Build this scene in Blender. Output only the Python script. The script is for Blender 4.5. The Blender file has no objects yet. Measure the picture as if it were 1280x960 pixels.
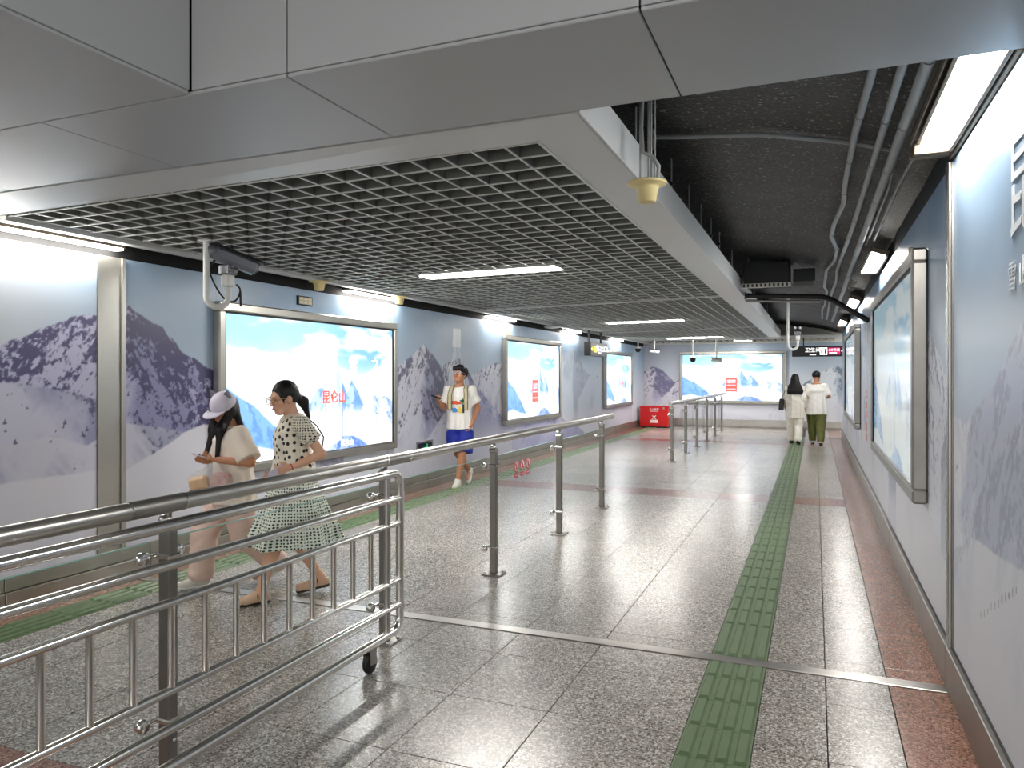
import bpy, math, random
import numpy as np
from mathutils import Matrix, Vector

# ------------------------------------------------------------------ camera, world, exposure
F_PX, HOR, CAM_H = 930.0, 470.0, 1.6
TH = math.atan2(1019 - 640, F_PX)
CT, ST = math.cos(TH), math.sin(TH)
scene = bpy.context.scene
cam_d = bpy.data.cameras.new('camera')
cam = bpy.data.objects.new('camera', cam_d)
scene.collection.objects.link(cam)
cam.location = (0, 0, CAM_H)
cam.rotation_euler = (math.pi / 2, 0, TH)
cam_d.sensor_width = 36.0
cam_d.lens = F_PX / 1280 * 36.0
cam_d.shift_y = -(480 - HOR) / 1280
cam_d.clip_start = 0.05
scene.camera = cam
world = bpy.data.worlds.new('world')
scene.world = world
world.use_nodes = True
world.node_tree.nodes['Background'].inputs[0].default_value = (1.0, 0.985, 0.96, 1)
world.node_tree.nodes['Background'].inputs[1].default_value = 0.30
scene.view_settings.view_transform = 'Standard'
scene.view_settings.look = 'None'
scene.view_settings.gamma = 1.0
scene.view_settings.use_curve_mapping = False
scene.view_settings.exposure = 2.96
LAMP = 10.5          # emission of the fluorescent diffusers
BOX = 0.185          # emission of the light boxes

# ------------------------------------------------------------------ geometry of the photograph
def ray(u, v):
    x = (u - 640) / F_PX
    return (-ST + x * CT, CT + x * ST, (HOR - v) / F_PX)
def at_x(u, v, X):
    d = ray(u, v); t = X / d[0]
    return (X, t * d[1], CAM_H + t * d[2])
def at_y(u, v, Y):
    d = ray(u, v); t = Y / d[1]
    return (t * d[0], Y, CAM_H + t * d[2])
def at_z(u, v, z):
    d = ray(u, v); t = (z - CAM_H) / d[2]
    return (t * d[0], t * d[1], z)

XL, XR, YE, ZC = -5.15, 0.65, 24.0, 2.70
WTOP = 2.54

# ------------------------------------------------------------------ materials
def lin(c):
    return tuple((x / 12.92 if x <= 0.04045 else ((x + 0.055) / 1.055) ** 2.4) for x in c)
def rgb(r, g, b):
    return lin((r / 255, g / 255, b / 255)) + (1,)
MATS = {}
def mat(name, col=None, rough=0.5, metal=0.0, emit=None, estr=0.0, noise=None, bump=None, spec=None,
        alpha=None, trans=None, coat=None, attr=None, emit_attr=False, ior=None):
    """noise=(scale, amount[, second colour]); bump=(scale, strength)"""
    if name in MATS:
        return MATS[name]
    m = bpy.data.materials.new(name); m.use_nodes = True
    nt = m.node_tree; b = nt.nodes['Principled BSDF']
    b.inputs['Roughness'].default_value = rough
    b.inputs['Metallic'].default_value = metal
    if col: b.inputs['Base Color'].default_value = col
    if spec is not None: b.inputs['Specular IOR Level'].default_value = spec
    if trans is not None: b.inputs['Transmission Weight'].default_value = trans
    if ior is not None: b.inputs['IOR'].default_value = ior
    if alpha is not None: b.inputs['Alpha'].default_value = alpha
    if coat is not None:
        b.inputs['Coat Weight'].default_value = coat; b.inputs['Coat Roughness'].default_value = 0.08
    if emit:
        b.inputs['Emission Color'].default_value = emit; b.inputs['Emission Strength'].default_value = estr
    if attr:
        a = nt.nodes.new('ShaderNodeAttribute'); a.attribute_name = attr
        nt.links.new(a.outputs['Color'], b.inputs['Base Color'])
        if emit_attr:
            nt.links.new(a.outputs['Color'], b.inputs['Emission Color']); b.inputs['Emission Strength'].default_value = estr
    tc = None
    if noise or bump:
        tc = nt.nodes.new('ShaderNodeTexCoord')
    if noise:
        n = nt.nodes.new('ShaderNodeTexNoise'); n.inputs['Scale'].default_value = noise[0]; n.inputs['Detail'].default_value = 4
        nt.links.new(tc.outputs['Object'], n.inputs['Vector'])
        mx = nt.nodes.new('ShaderNodeMix'); mx.data_type = 'RGBA'
        c2 = noise[2] if len(noise) > 2 else tuple(x * (1 - noise[1]) for x in col[:3]) + (1,)
        mx.inputs[6].default_value = col; mx.inputs[7].default_value = c2
        nt.links.new(n.outputs['Fac'], mx.inputs[0]); nt.links.new(mx.outputs[2], b.inputs['Base Color'])
    if bump:
        n = nt.nodes.new('ShaderNodeTexNoise'); n.inputs['Scale'].default_value = bump[0]; n.inputs['Detail'].default_value = 3
        nt.links.new(tc.outputs['Object'], n.inputs['Vector'])
        bp = nt.nodes.new('ShaderNodeBump'); bp.inputs['Strength'].default_value = bump[1]; bp.inputs['Distance'].default_value = 0.01
        nt.links.new(n.outputs['Fac'], bp.inputs['Height']); nt.links.new(bp.outputs['Normal'], b.inputs['Normal'])
    MATS[name] = m
    return m

def granite(name, base, dark, light, rough, tint=0.0):
    m = bpy.data.materials.new(name); m.use_nodes = True
    nt = m.node_tree; N = nt.nodes; L = nt.links; b = N['Principled BSDF']
    geo = N.new('ShaderNodeNewGeometry')
    v = N.new('ShaderNodeTexVoronoi'); v.inputs['Scale'].default_value = 130; L.new(geo.outputs['Position'], v.inputs['Vector'])
    sep = N.new('ShaderNodeSeparateColor'); L.new(v.outputs['Color'], sep.inputs[0])
    cr = N.new('ShaderNodeValToRGB'); e = cr.color_ramp.elements
    e[0].position = 0.0; e[0].color = dark; e[1].position = 1.0; e[1].color = light
    for p, c in ((0.22, dark), (0.3, base), (0.74, base), (0.86, light)):
        x = e.new(p); x.color = c
    L.new(sep.outputs[0], cr.inputs[0])
    n = N.new('ShaderNodeTexNoise'); n.inputs['Scale'].default_value = 1.3; n.inputs['Detail'].default_value = 5
    L.new(geo.outputs['Position'], n.inputs['Vector'])
    oi = N.new('ShaderNodeObjectInfo')
    add = N.new('ShaderNodeMath'); add.operation = 'MULTIPLY_ADD'; add.inputs[1].default_value = 0.14; add.inputs[2].default_value = 0.79
    L.new(oi.outputs['Random'], add.inputs[0])
    ad2 = N.new('ShaderNodeMath'); ad2.operation = 'MULTIPLY_ADD'; ad2.inputs[1].default_value = 0.26
    L.new(n.outputs['Fac'], ad2.inputs[0]); L.new(add.outputs[0], ad2.inputs[2])
    mx = N.new('ShaderNodeMix'); mx.data_type = 'RGBA'; mx.blend_type = 'MULTIPLY'; mx.inputs[0].default_value = 1
    L.new(cr.outputs[0], mx.inputs[6]); L.new(ad2.outputs[0], mx.inputs[7]); L.new(mx.outputs[2], b.inputs['Base Color'])
    rn = N.new('ShaderNodeMath'); rn.operation = 'MULTIPLY_ADD'; rn.inputs[1].default_value = 0.06; rn.inputs[2].default_value = rough - 0.03
    L.new(n.outputs['Fac'], rn.inputs[0]); L.new(rn.outputs[0], b.inputs['Roughness'])
    b.inputs['Specular IOR Level'].default_value = 0.75
    MATS[name] = m
    return m

STEEL = mat('brushed_steel', (0.55, 0.53, 0.50, 1), 0.30, 1.0, noise=(3.0, 0.22))
STEEL_D = mat('worn_steel', (0.40, 0.385, 0.36, 1), 0.38, 1.0, noise=(6.0, 0.35))
STEEL_POST = mat('steel_post', (0.30, 0.285, 0.265, 1), 0.36, 1.0, noise=(5.0, 0.2))
CHROME = mat('polished_steel', (0.72, 0.70, 0.67, 1), 0.16, 1.0)
STEELW = mat('pale_steel', (0.50, 0.485, 0.44, 1), 0.34, 0.9, noise=(2.5, 0.35))
PANEL = mat('aluminium_panel', rgb(176, 178, 178), 0.42, 0.0, noise=(1.2, 0.06))
BORDER = mat('ceiling_border', rgb(205, 206, 204), 0.40, 0.0)
SLAT = mat('shaded_blade', rgb(118, 119, 113), 0.5, 0.0)  # grey darkened to carry the shade between the blades
LIT_EDGE = mat('blade_lit_edge', rgb(206, 207, 201), 0.45)  # pale tone paints the light caught by the lower blade edges
BLACK = mat('black_paint', rgb(18, 18, 19), 0.6)
DARK = mat('dark_gap', rgb(12, 12, 13), 0.85)
RUBBER = mat('black_rubber', rgb(22, 22, 22), 0.5)
def shotcrete():
    m = mat('sprayed_black_concrete', rgb(20, 21, 22), 0.5, bump=(45.0, 1.0))
    nt = m.node_tree; b = nt.nodes['Principled BSDF']
    tc = nt.nodes.new('ShaderNodeTexCoord')
    n1 = nt.nodes.new('ShaderNodeTexNoise'); n1.inputs['Scale'].default_value = 42; n1.inputs['Detail'].default_value = 2
    nt.links.new(tc.outputs['Object'], n1.inputs['Vector'])
    cr = nt.nodes.new('ShaderNodeValToRGB'); e = cr.color_ramp.elements
    e[0].position = 0.5; e[0].color = rgb(11, 12, 13); e[1].position = 0.72; e[1].color = rgb(150, 152, 150)
    x = e.new(0.62); x.color = rgb(26, 27, 28)
    nt.links.new(n1.outputs['Fac'], cr.inputs[0]); nt.links.new(cr.outputs[0], b.inputs['Base Color'])
    return m
SHOT = shotcrete()
PIPE = mat('grey_conduit', rgb(158, 160, 158), 0.45, noise=(14.0, 0.35))
TROUGH = mat('brown_trough', rgb(120, 108, 92), 0.4, 0.6, noise=(8.0, 0.3))
LAMPM = mat('lamp_diffuser', (1, 1, 1, 1), 0.4, emit=(1.0, 0.96, 0.90, 1), estr=LAMP)
CREAM = mat('cream_plastic', rgb(214, 196, 140), 0.5)
WHITEP = mat('white_plastic', rgb(215, 215, 210), 0.4)
GREYP = mat('grey_enamel', rgb(120, 122, 130), 0.35, 0.3)
GRAN = granite('grey_granite', rgb(149, 143, 136), rgb(94, 89, 83), rgb(204, 199, 192), 0.25)
REDG = granite('red_granite', rgb(146, 104, 86), rgb(96, 64, 52), rgb(178, 138, 118), 0.20)
TACT = mat('green_tactile', rgb(100, 122, 86), 0.42, noise=(9.0, 0.22))
CONC = mat('mortar', rgb(60, 58, 56), 0.9)
def glass_mat():
    m = bpy.data.materials.new('clear_glass'); m.use_nodes = True
    nt = m.node_tree; nt.nodes.remove(nt.nodes['Principled BSDF'])
    out = nt.nodes['Material Output']
    tr = nt.nodes.new('ShaderNodeBsdfTransparent'); tr.inputs[0].default_value = (0.972, 0.988, 0.982, 1)
    gl = nt.nodes.new('ShaderNodeBsdfGlossy'); gl.inputs['Roughness'].default_value = 0.03
    fr = nt.nodes.new('ShaderNodeLayerWeight'); fr.inputs[0].default_value = 0.12
    geo = nt.nodes.new('ShaderNodeNewGeometry')
    inv = nt.nodes.new('ShaderNodeMath'); inv.operation = 'SUBTRACT'; inv.inputs[0].default_value = 1.0
    nt.links.new(geo.outputs['Backfacing'], inv.inputs[1])
    mul = nt.nodes.new('ShaderNodeMath'); mul.operation = 'MULTIPLY'
    nt.links.new(fr.outputs[0], mul.inputs[0]); nt.links.new(inv.outputs[0], mul.inputs[1])
    mx = nt.nodes.new('ShaderNodeMixShader')
    nt.links.new(mul.outputs[0], mx.inputs[0]); nt.links.new(tr.outputs[0], mx.inputs[1]); nt.links.new(gl.outputs[0], mx.inputs[2])
    nt.links.new(mx.outputs[0], out.inputs[0])
    MATS['clear_glass'] = m
    return m
GLASS = glass_mat()
GLEDGE = mat('glass_edge', rgb(150, 190, 178), 0.2)

# ------------------------------------------------------------------ objects
COL = scene.collection
ORG = {}
def tag(o, label=None, cat=None, group=None, kind=None):
    if label: o['label'] = label
    if cat: o['category'] = cat
    if group: o['group'] = group
    if kind: o['kind'] = kind
    return o
def thing(name, label, cat, loc=(0, 0, 0), rz=0.0, group=None, kind=None):
    o = bpy.data.objects.new(name, None); COL.objects.link(o)
    o.empty_display_size = 0.1
    o.location = loc; o.rotation_euler = (0, 0, rz)
    ORG[o] = Vector(loc)
    return tag(o, label, cat, group, kind)
def link_mesh(name, me, material, parent=None, loc=None):
    o = bpy.data.objects.new(name, me); COL.objects.link(o)
    if material and not me.materials: me.materials.append(material)
    if parent: o.parent = parent
    if loc is not None: o.location = loc
    return o
class MB:
    """collects boxes, tubes, lathes; build() links them as one mesh object (world coordinates)"""
    def __init__(s): s.v = []; s.f = []; s.sm = []
    def _add(s, vs, fs, sm=False):
        o = len(s.v); s.v += [tuple(p) for p in vs]; s.f += [tuple(i + o for i in f) for f in fs]; s.sm += [sm] * len(fs); return s
    def box(s, c, d, rot=None, ch=0.0):
        x, y, z = (q / 2 for q in d)
        if ch <= 0:
            vs = [(-x, -y, -z), (x, -y, -z), (x, y, -z), (-x, y, -z), (-x, -y, z), (x, -y, z), (x, y, z), (-x, y, z)]
            fs = [(0, 3, 2, 1), (4, 5, 6, 7), (0, 1, 5, 4), (1, 2, 6, 5), (2, 3, 7, 6), (3, 0, 4, 7)]
        else:
            ch = min(ch, x * .95, y * .95, z * .95)
            vs, idx = [], {}
            for sx in (-1, 1):
                for sy in (-1, 1):
                    for sz in (-1, 1):
                        for a in range(3):
                            p = [sx * (x - ch), sy * (y - ch), sz * (z - ch)]; p[a] = (sx, sy, sz)[a] * (x, y, z)[a]
                            idx[(sx, sy, sz, a)] = len(vs); vs.append(tuple(p))
            fs = []
            for a in range(3):
                b, c2 = (a + 1) % 3, (a + 2) % 3
                for sg in (-1, 1):
                    q = []
                    for (u, w) in ((-1, -1), (1, -1), (1, 1), (-1, 1)):
                        k = [0, 0, 0]; k[a] = sg; k[b] = u; k[c2] = w; q.append(idx[(k[0], k[1], k[2], a)])
                    fs.append(tuple(q) if sg > 0 else tuple(reversed(q)))
            for a in range(3):           # edges along axis a
                b, c2 = (a + 1) % 3, (a + 2) % 3
                for u in (-1, 1):
                    for w in (-1, 1):
                        k0 = [0, 0, 0]; k0[b] = u; k0[c2] = w; k1 = list(k0); k0[a] = -1; k1[a] = 1
                        q = [idx[(*k0, b)], idx[(*k1, b)], idx[(*k1, c2)], idx[(*k0, c2)]]
                        fs.append(tuple(q) if u * w < 0 else tuple(reversed(q)))
            for sx in (-1, 1):
                for sy in (-1, 1):
                    for sz in (-1, 1):
                        q = [idx[(sx, sy, sz, a)] for a in range(3)]
                        fs.append(tuple(q) if sx * sy * sz > 0 else tuple(reversed(q)))
        if rot is not None: vs = [tuple(rot @ Vector(p)) for p in vs]
        return s._add([(p[0] + c[0], p[1] + c[1], p[2] + c[2]) for p in vs], fs)
    def b2(s, a, b, ch=0.0):
        return s.box([(p + q) / 2 for p, q in zip(a, b)], [abs(p - q) for p, q in zip(a, b)], None, ch)
    def tube(s, path, r, n=12, cap=True, flat=None):
        P = [Vector(p) for p in path]; rs = r if hasattr(r, '__len__') else [r] * len(P)
        T = []
        for i in range(len(P)):
            a = P[max(i - 1, 0)]; b = P[min(i + 1, len(P) - 1)]; T.append((b - a).normalized())
        up = Vector((0, 0, 1)) if abs(T[0].z) < 0.9 else Vector((1, 0, 0))
        nrm = (up - T[0] * up.dot(T[0])).normalized()
        vs = []
        for i, p in enumerate(P):
            if i:
                nrm = (nrm - T[i] * nrm.dot(T[i]))
                nrm = nrm.normalized() if nrm.length > 1e-6 else up
            bn = T[i].cross(nrm)
            for k in range(n):
                a = 2 * math.pi * k / n
                vs.append(p + (nrm * math.cos(a) + bn * math.sin(a)) * rs[i])
        fs = [(i * n + k, i * n + (k + 1) % n, (i + 1) * n + (k + 1) % n, (i + 1) * n + k) for i in range(len(P) - 1) for k in range(n)]
        s._add(vs, fs, True)
        if cap:
            o = len(s.v); m0 = len(P) * n
            s.v += [tuple(p) for p in vs[:n]] + [tuple(p) for p in vs[m0 - n:m0]]
            s.f += [tuple(o + k for k in reversed(range(n))), tuple(o + n + k for k in range(n))]; s.sm += [False, False]
        return s
    def lathe(s, prof, c, n=24, axis='z', cap=True):
        vs = []
        for r, h in prof:
            for k in range(n):
                a = 2 * math.pi * k / n; p = (r * math.cos(a), r * math.sin(a), h)
                if axis == 'x': p = (p[2], p[0], p[1])
                if axis == 'y': p = (p[1], p[2], p[0])
                vs.append((p[0] + c[0], p[1] + c[1], p[2] + c[2]))
        fs = [(i * n + k, i * n + (k + 1) % n, (i + 1) * n + (k + 1) % n, (i + 1) * n + k) for i in range(len(prof) - 1) for k in range(n)]
        if cap: fs += [tuple(reversed(range(n))), tuple((len(prof) - 1) * n + k for k in range(n))]
        return s._add(vs, fs, True)
    def poly(s, pts, ext):
        """closed polygon (ccw seen from the tip of ext) extruded by vector ext"""
        n = len(pts); e = Vector(ext)
        vs = [Vector(p) for p in pts] + [Vector(p) + e for p in pts]
        fs = [tuple(reversed(range(n))), tuple(range(n, 2 * n))] + [(i, (i + 1) % n, n + (i + 1) % n, n + i) for i in range(n)]
        return s._add(vs, fs)
    def build(s, name, material, parent=None, local=False, smooth=None):
        o = Vector((0, 0, 0))
        if parent is not None and not local: o = ORG.get(parent, o)
        me = bpy.data.meshes.new(name)
        me.from_pydata([(p[0] - o.x, p[1] - o.y, p[2] - o.z) for p in s.v], [], s.f)
        me.polygons.foreach_set('use_smooth', s.sm if smooth is None else [smooth] * len(s.f))
        me.update()
        ob = link_mesh(name, me, material, parent)
        ORG[ob] = o
        return ob
def B(*a, **k): return MB().box(*a, **k)
def B2(*a, **k): return MB().b2(*a, **k)

def arc(c, r, a0, a1, n, ax, ay):
    """points on an arc around c in the plane of ax, ay"""
    c, ax, ay = Vector(c), Vector(ax), Vector(ay)
    return [c + ax * (r * math.cos(a0 + (a1 - a0) * i / n)) + ay * (r * math.sin(a0 + (a1 - a0) * i / n)) for i in range(n + 1)]

# flat frames on the three walls: (origin axis right, up, normal)
FR = {'L': (Vector((0, 1, 0)), Vector((1, 0, 0))), 'R': (Vector((0, -1, 0)), Vector((-1, 0, 0))), 'E': (Vector((1, 0, 0)), Vector((0, -1, 0)))}
UP = Vector((0, 0, 1))
def text_mesh(body, size, depth=0.002, align='CENTER', bold=0.0):
    cu = bpy.data.curves.new('lettering', 'FONT'); cu.body = body; cu.size = size; cu.extrude = depth; cu.offset = size * bold
    cu.align_x = align; cu.align_y = 'CENTER'; cu.resolution_u = 3
    ob = bpy.data.objects.new('lettering', cu); COL.objects.link(ob)
    dg = bpy.context.evaluated_depsgraph_get()
    me = bpy.data.meshes.new_from_object(ob.evaluated_get(dg))
    bpy.data.objects.remove(ob)
    return me
def wall_text(body, size, o, side, material, parent, name='lettering', align='CENTER', sx=1.0, bold=0.0):
    """lettering lying on a wall or panel; o = world point of its centre"""
    me = text_mesh(body, size, 0.0015, align, bold)
    rt, nm = FR[side] if isinstance(side, str) else side
    org = ORG.get(parent, Vector((0, 0, 0)))
    upv = nm.cross(rt)
    for v in me.vertices:
        v.co = Vector(o) + rt * (v.co.x * sx) + upv * v.co.y + nm * (v.co.z + 0.002) - org
    me.materials.clear()
    return link_mesh(name, me, material, parent)

# ------------------------------------------------------------------ painting of the printed murals (colour attributes on fine grids)
_lat = {}
def vnoise(x, y, seed):
    if seed not in _lat: _lat[seed] = np.random.RandomState(seed).rand(256, 256).astype(np.float32)
    T = _lat[seed]
    xi = np.floor(x); yi = np.floor(y); fx = x - xi; fy = y - yi
    fx = fx * fx * (3 - 2 * fx); fy = fy * fy * (3 - 2 * fy)
    xi = xi.astype(int) & 255; yi = yi.astype(int) & 255; x1 = (xi + 1) & 255; y1 = (yi + 1) & 255
    return (T[xi, yi] * (1 - fx) + T[x1, yi] * fx) * (1 - fy) + (T[xi, y1] * (1 - fx) + T[x1, y1] * fx) * fy
def fbm(x, y, seed, octv=5, gain=0.5):
    s = 0; a = 1; t = 0
    for k in range(octv):
        s = s + a * vnoise(x * 2 ** k + 17 * k, y * 2 ** k + 31 * k, seed + k); t += a; a *= gain
    return s / t
def ridged(x, y, seed, octv=4):
    s = 0; a = 1; t = 0
    for k in range(octv):
        s = s + a * (1 - np.abs(2 * vnoise(x * 2 ** k + 11 * k, y * 2 ** k + 7 * k, seed + k) - 1)); t += a; a *= 0.6
    return s / t
def sst(a, b, x):
    t = np.clip((x - a) / (b - a), 0, 1); return t * t * (3 - 2 * t)
def mix(C, col, m):
    m = m[..., None]; return C * (1 - m) + np.asarray(col, np.float32) * m
def c8(*c): return np.array(c, np.float32) / 255
def layer(C, U, Z, ridge, rock, snow, shade, rocky, seed, amp=0.05, fade=0.6, fr=1.0, blend=1.0, bottom=None, lit_bias=0.0):
    """one mountain: ridge = [(u, z)...] polyline; snow slopes, shaded faces and rock streaks below it"""
    ru = np.array([p[0] for p in ridge]); rz = np.array([p[1] for p in ridge])
    o = np.argsort(ru); ru, rz = ru[o], rz[o]
    rough = (fbm(U * 6 * fr, U * 0 + 3.3, seed + 40, 5) - 0.5) * amp * 2
    h = np.interp(U, ru, rz, left=-9, right=-9) + rough
    d = h - Z
    m = sst(-0.004, 0.012, d) * blend
    if bottom is not None: m = m * sst(bottom[0], bottom[1], Z)
    e = 0.12
    sl = (np.interp(U + e, ru, rz) - np.interp(U - e, ru, rz)) / (2 * e)
    warp = (fbm(U * 2 * fr, Z * 2 * fr, seed + 50, 4) - 0.5) * 1.4
    sgn = np.clip(sl * 2 + warp * 1.5, -1, 1)
    wl_ = sst(-.5, .5, sgn)
    st = ridged((U * 3.4 - Z * 2.6) * fr + warp * .35, (Z * 1.5 + U * .6) * fr, seed, 5) * wl_ + ridged((U * 3.4 + Z * 2.6) * fr + warp * .35, (Z * 1.5 - U * .6) * fr, seed + 9, 5) * (1 - wl_)
    lit = sst(-0.5, 0.5, sgn * 0.8 + lit_bias + (st - 0.55) * 1.8)
    col = np.asarray(shade) + (np.asarray(snow) - np.asarray(shade)) * lit[..., None]
    fine = ridged((U * 11 - Z * 8) * fr, (Z * 5 + U * 2) * fr, seed + 20, 4) * wl_ + ridged((U * 11 + Z * 8) * fr, (Z * 5 - U * 2) * fr, seed + 29, 4) * (1 - wl_)
    tiny = fbm(U * 34 * fr, Z * 34 * fr, seed + 33, 3) - .5
    rk = sst(0.58, 0.69, fine * 0.55 + st * 0.35 + tiny * .34 + rocky - np.clip(d, 0, 9) * fade * (0.6 + warp * .5) + (0.5 - lit) * 0.12)
    col = col + (np.asarray(rock) - col) * (rk * 0.9)[..., None]
    return C * (1 - m[..., None]) + col * m[..., None]
def grid_mesh(name, pos, C, material, parent):
    """pos: (n, m, 3) world points, C: (n, m, 3) srgb colours"""
    n, k = pos.shape[:2]
    idx = np.arange(n * k).reshape(n, k)
    f = np.stack([idx[:-1, :-1], idx[1:, :-1], idx[1:, 1:], idx[:-1, 1:]], -1).reshape(-1, 4)
    org = np.array(ORG.get(parent, Vector((0, 0, 0))))
    me = bpy.data.meshes.new(name)
    me.vertices.add(n * k); me.vertices.foreach_set('co', (pos - org).astype(np.float32).ravel())
    me.loops.add(f.size); me.loops.foreach_set('vertex_index', f.ravel().astype(np.int32))
    me.polygons.add(len(f)); me.polygons.foreach_set('loop_start', np.arange(0, f.size, 4, dtype=np.int32))
    me.update(calc_edges=True)
    C = np.clip(C, 0, 1).astype(np.float64)
    L = np.where(C <= 0.04045, C / 12.92, ((C + 0.055) / 1.055) ** 2.4)
    a = me.color_attributes.new('print', 'FLOAT_COLOR', 'POINT')
    a.data.foreach_set('color', np.concatenate([L.reshape(-1, 3), np.ones((n * k, 1))], 1).astype(np.float32).ravel())
    return link_mesh(name, me, material, parent)
PRINT = mat('mural_print', rough=0.34, attr='print', spec=0.5)
def wall_panel(name, u0, u1, z0, z1, du, dz, side, paint, parent, plane, material=PRINT, thick=0.0):
    """printed sheet; u runs along Y on the side walls and along X on the end wall"""
    nu = max(2, int(round((u1 - u0) / du)) + 1); nz = max(2, int(round((z1 - z0) / dz)) + 1)
    u = np.linspace(u0, u1, nu); z = np.linspace(z0, z1, nz)
    U, Z = np.meshgrid(u, z, indexing='ij')
    C = paint(U, Z)
    if side == 'L': P = np.stack([U * 0 + plane, U, Z], -1)
    elif side == 'R': P = np.stack([U * 0 + plane, U, Z], -1)[::-1]; C = C[::-1]
    else: P = np.stack([U, U * 0 + plane, Z], -1)
    return grid_mesh(name, P, C, material, parent)

def pl(pts): return [(at_x(u, v, XL)[1], at_x(u, v, XL)[2]) for u, v in pts]
def prr(pts): return [(at_x(u, v, XR)[1], at_x(u, v, XR)[2]) for u, v in pts]
def pe(pts): return [(at_y(u, v, YE)[0], at_y(u, v, YE)[2]) for u, v in pts]

ROCK, SNOW, SHAD = c8(84, 84, 112), c8(206, 207, 220), c8(150, 152, 182)
def bottle(C, U, Z, u0, zb, zt, w, body=c8(225, 232, 240), a=0.35, label=None):
    """translucent bottle outline printed on the sheet"""
    t = (Z - zb) / (zt - zb)
    prof = np.interp(t, [0, .02, .5, .62, .78, .84, .845, .99, 1], [.9, 1, 1, .96, .46, .36, .46, .44, .3]) * w / 2
    x = (U - u0) / np.maximum(prof, 1e-4)
    inside = ((np.abs(x) < 1) & (t > 0) & (t < 1)).astype(np.float32)
    C = mix(C, body, inside * a * 0.55)
    C = mix(C, c8(255, 255, 255), inside * sst(.72, .9, np.abs(x)) * min(a * 1.4, 1))
    C = mix(C, c8(130, 150, 175), inside * sst(.88, .96, np.abs(x)) * np.minimum(a * 1.6, 1))
    C = mix(C, c8(240, 244, 248), inside * (t > .845) * min(a * 1.5, 1))
    C = mix(C, c8(255, 255, 255), inside * np.exp(-((x + .45) / .12) ** 2) * a)
    return C

def paint_left(U, Z):
    sky = c8(142, 168, 194) + (c8(192, 201, 213) - c8(142, 168, 194)) * sst(2.6, 0.9, Z)[..., None]
    C = sky + 0 * U[..., None]
    C = mix(C, c8(206, 208, 212), sst(4.6, 3.2, U) * 0.8)  # whiter sky at the near end: the cove lamp's wash painted in
    C = mix(C, c8(196, 204, 214), sst(.5, .75, fbm(U * .7, Z * 1.6, 5)) * .35)
    # far bluish ridges between the second and third light box
    C = layer(C, U, Z, pl([(690, 470), (703, 444), (717, 434), (731, 462), (742, 474), (757, 506)]), c8(120, 130, 150), c8(186, 196, 208), c8(146, 158, 176), -.05, 61, .03, .3, .5)
    C = layer(C, U, Z, pl([(722, 500), (738, 468), (745, 462), (757, 446), (768, 462), (790, 500)]), c8(120, 130, 148), c8(178, 188, 202), c8(136, 148, 168), -.05, 64, .03, .3, .5)
    # ridges between the first and second light box
    C = layer(C, U, Z, pl([(570, 476), (590, 468), (606, 460), (622, 453), (640, 446), (668, 470), (700, 520), (730, 545)]), ROCK, SNOW, SHAD, .04, 71, .05, .35, .8)
    C = layer(C, U, Z, pl([(470, 500), (490, 463), (512, 446), (529, 431), (541, 444), (552, 458), (563, 452), (575, 448), (586, 466), (600, 490), (624, 520), (650, 545), (690, 560)]), ROCK, SNOW, SHAD, .08, 73, .05, .32, .8)
    C = layer(C, U, Z, pl([(498, 600), (540, 540), (560, 510), (575, 480), (584, 470), (620, 512), (650, 548)]), c8(120, 122, 160), c8(200, 202, 216), c8(156, 158, 192), -.02, 76, .03, .5, .8)
    # the big purple mountain
    C = layer(C, U, Z, pl([(-260, 470), (-120, 452), (0, 433), (20, 424), (42, 414), (75, 402), (100, 396), (120, 393), (140, 390), (155, 384), (160, 382), (168, 386), (178, 393), (192, 404), (203, 409), (208, 418), (225, 436), (240, 446), (254, 455), (300, 480), (360, 520), (430, 560)]),
              c8(66, 62, 100), c8(186, 184, 210), c8(138, 138, 176), .16, 81, .045, .42, 1.4)
    C = layer(C, U, Z, pl([(-260, 470), (0, 478), (30, 480), (60, 486), (100, 491), (121, 497), (160, 540), (180, 560)]), c8(80, 82, 112), c8(196, 196, 214), c8(146, 148, 180), -.03, 84, .03, .9, .9, lit_bias=.2)
    C = layer(C, U, Z, pl([(-260, 560), (0, 556), (60, 545), (110, 556), (155, 528), (190, 532), (225, 540), (254, 545), (330, 560)]), c8(96, 98, 120), c8(200, 200, 214), c8(158, 160, 186), -.06, 86, .02, .8, .8, lit_bias=.3)
    C = layer(C, U, Z, pl([(-260, 620), (0, 606), (60, 596), (120, 588), (158, 586), (200, 560), (230, 540), (254, 530), (300, 532), (420, 590), (520, 596)]), c8(150, 152, 170), c8(214, 214, 224), c8(176, 178, 198), -.2, 88, .02, 1, .7, lit_bias=.35)
    low = sst(0.95, 0.45, Z) * .75
    C = mix(C, c8(206, 208, 218), low)
    C = bottle(C, U, Z, at_x(571, 440, XL)[1], 0.42, 2.34, 0.62, a=.5)
    # low violet ridge at the foot of the sheet below the rails
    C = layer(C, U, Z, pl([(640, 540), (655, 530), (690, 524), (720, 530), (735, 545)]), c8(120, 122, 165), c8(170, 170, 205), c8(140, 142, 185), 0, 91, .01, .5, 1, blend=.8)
    # small firs scattered over the near snowfield
    rs = np.random.RandomState(3)
    for k in range(60):
        uu = rs.uniform(2.6, 5.2); zz = rs.uniform(1.1, 1.5); s = rs.uniform(.008, .028)
        C = mix(C, c8(70, 70, 92), ((np.abs(U - uu) < (zz + s * 1.6 - Z) * .4) & (Z > zz) & (Z < zz + s * 1.6)).astype(np.float32) * .8)
    return C
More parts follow.
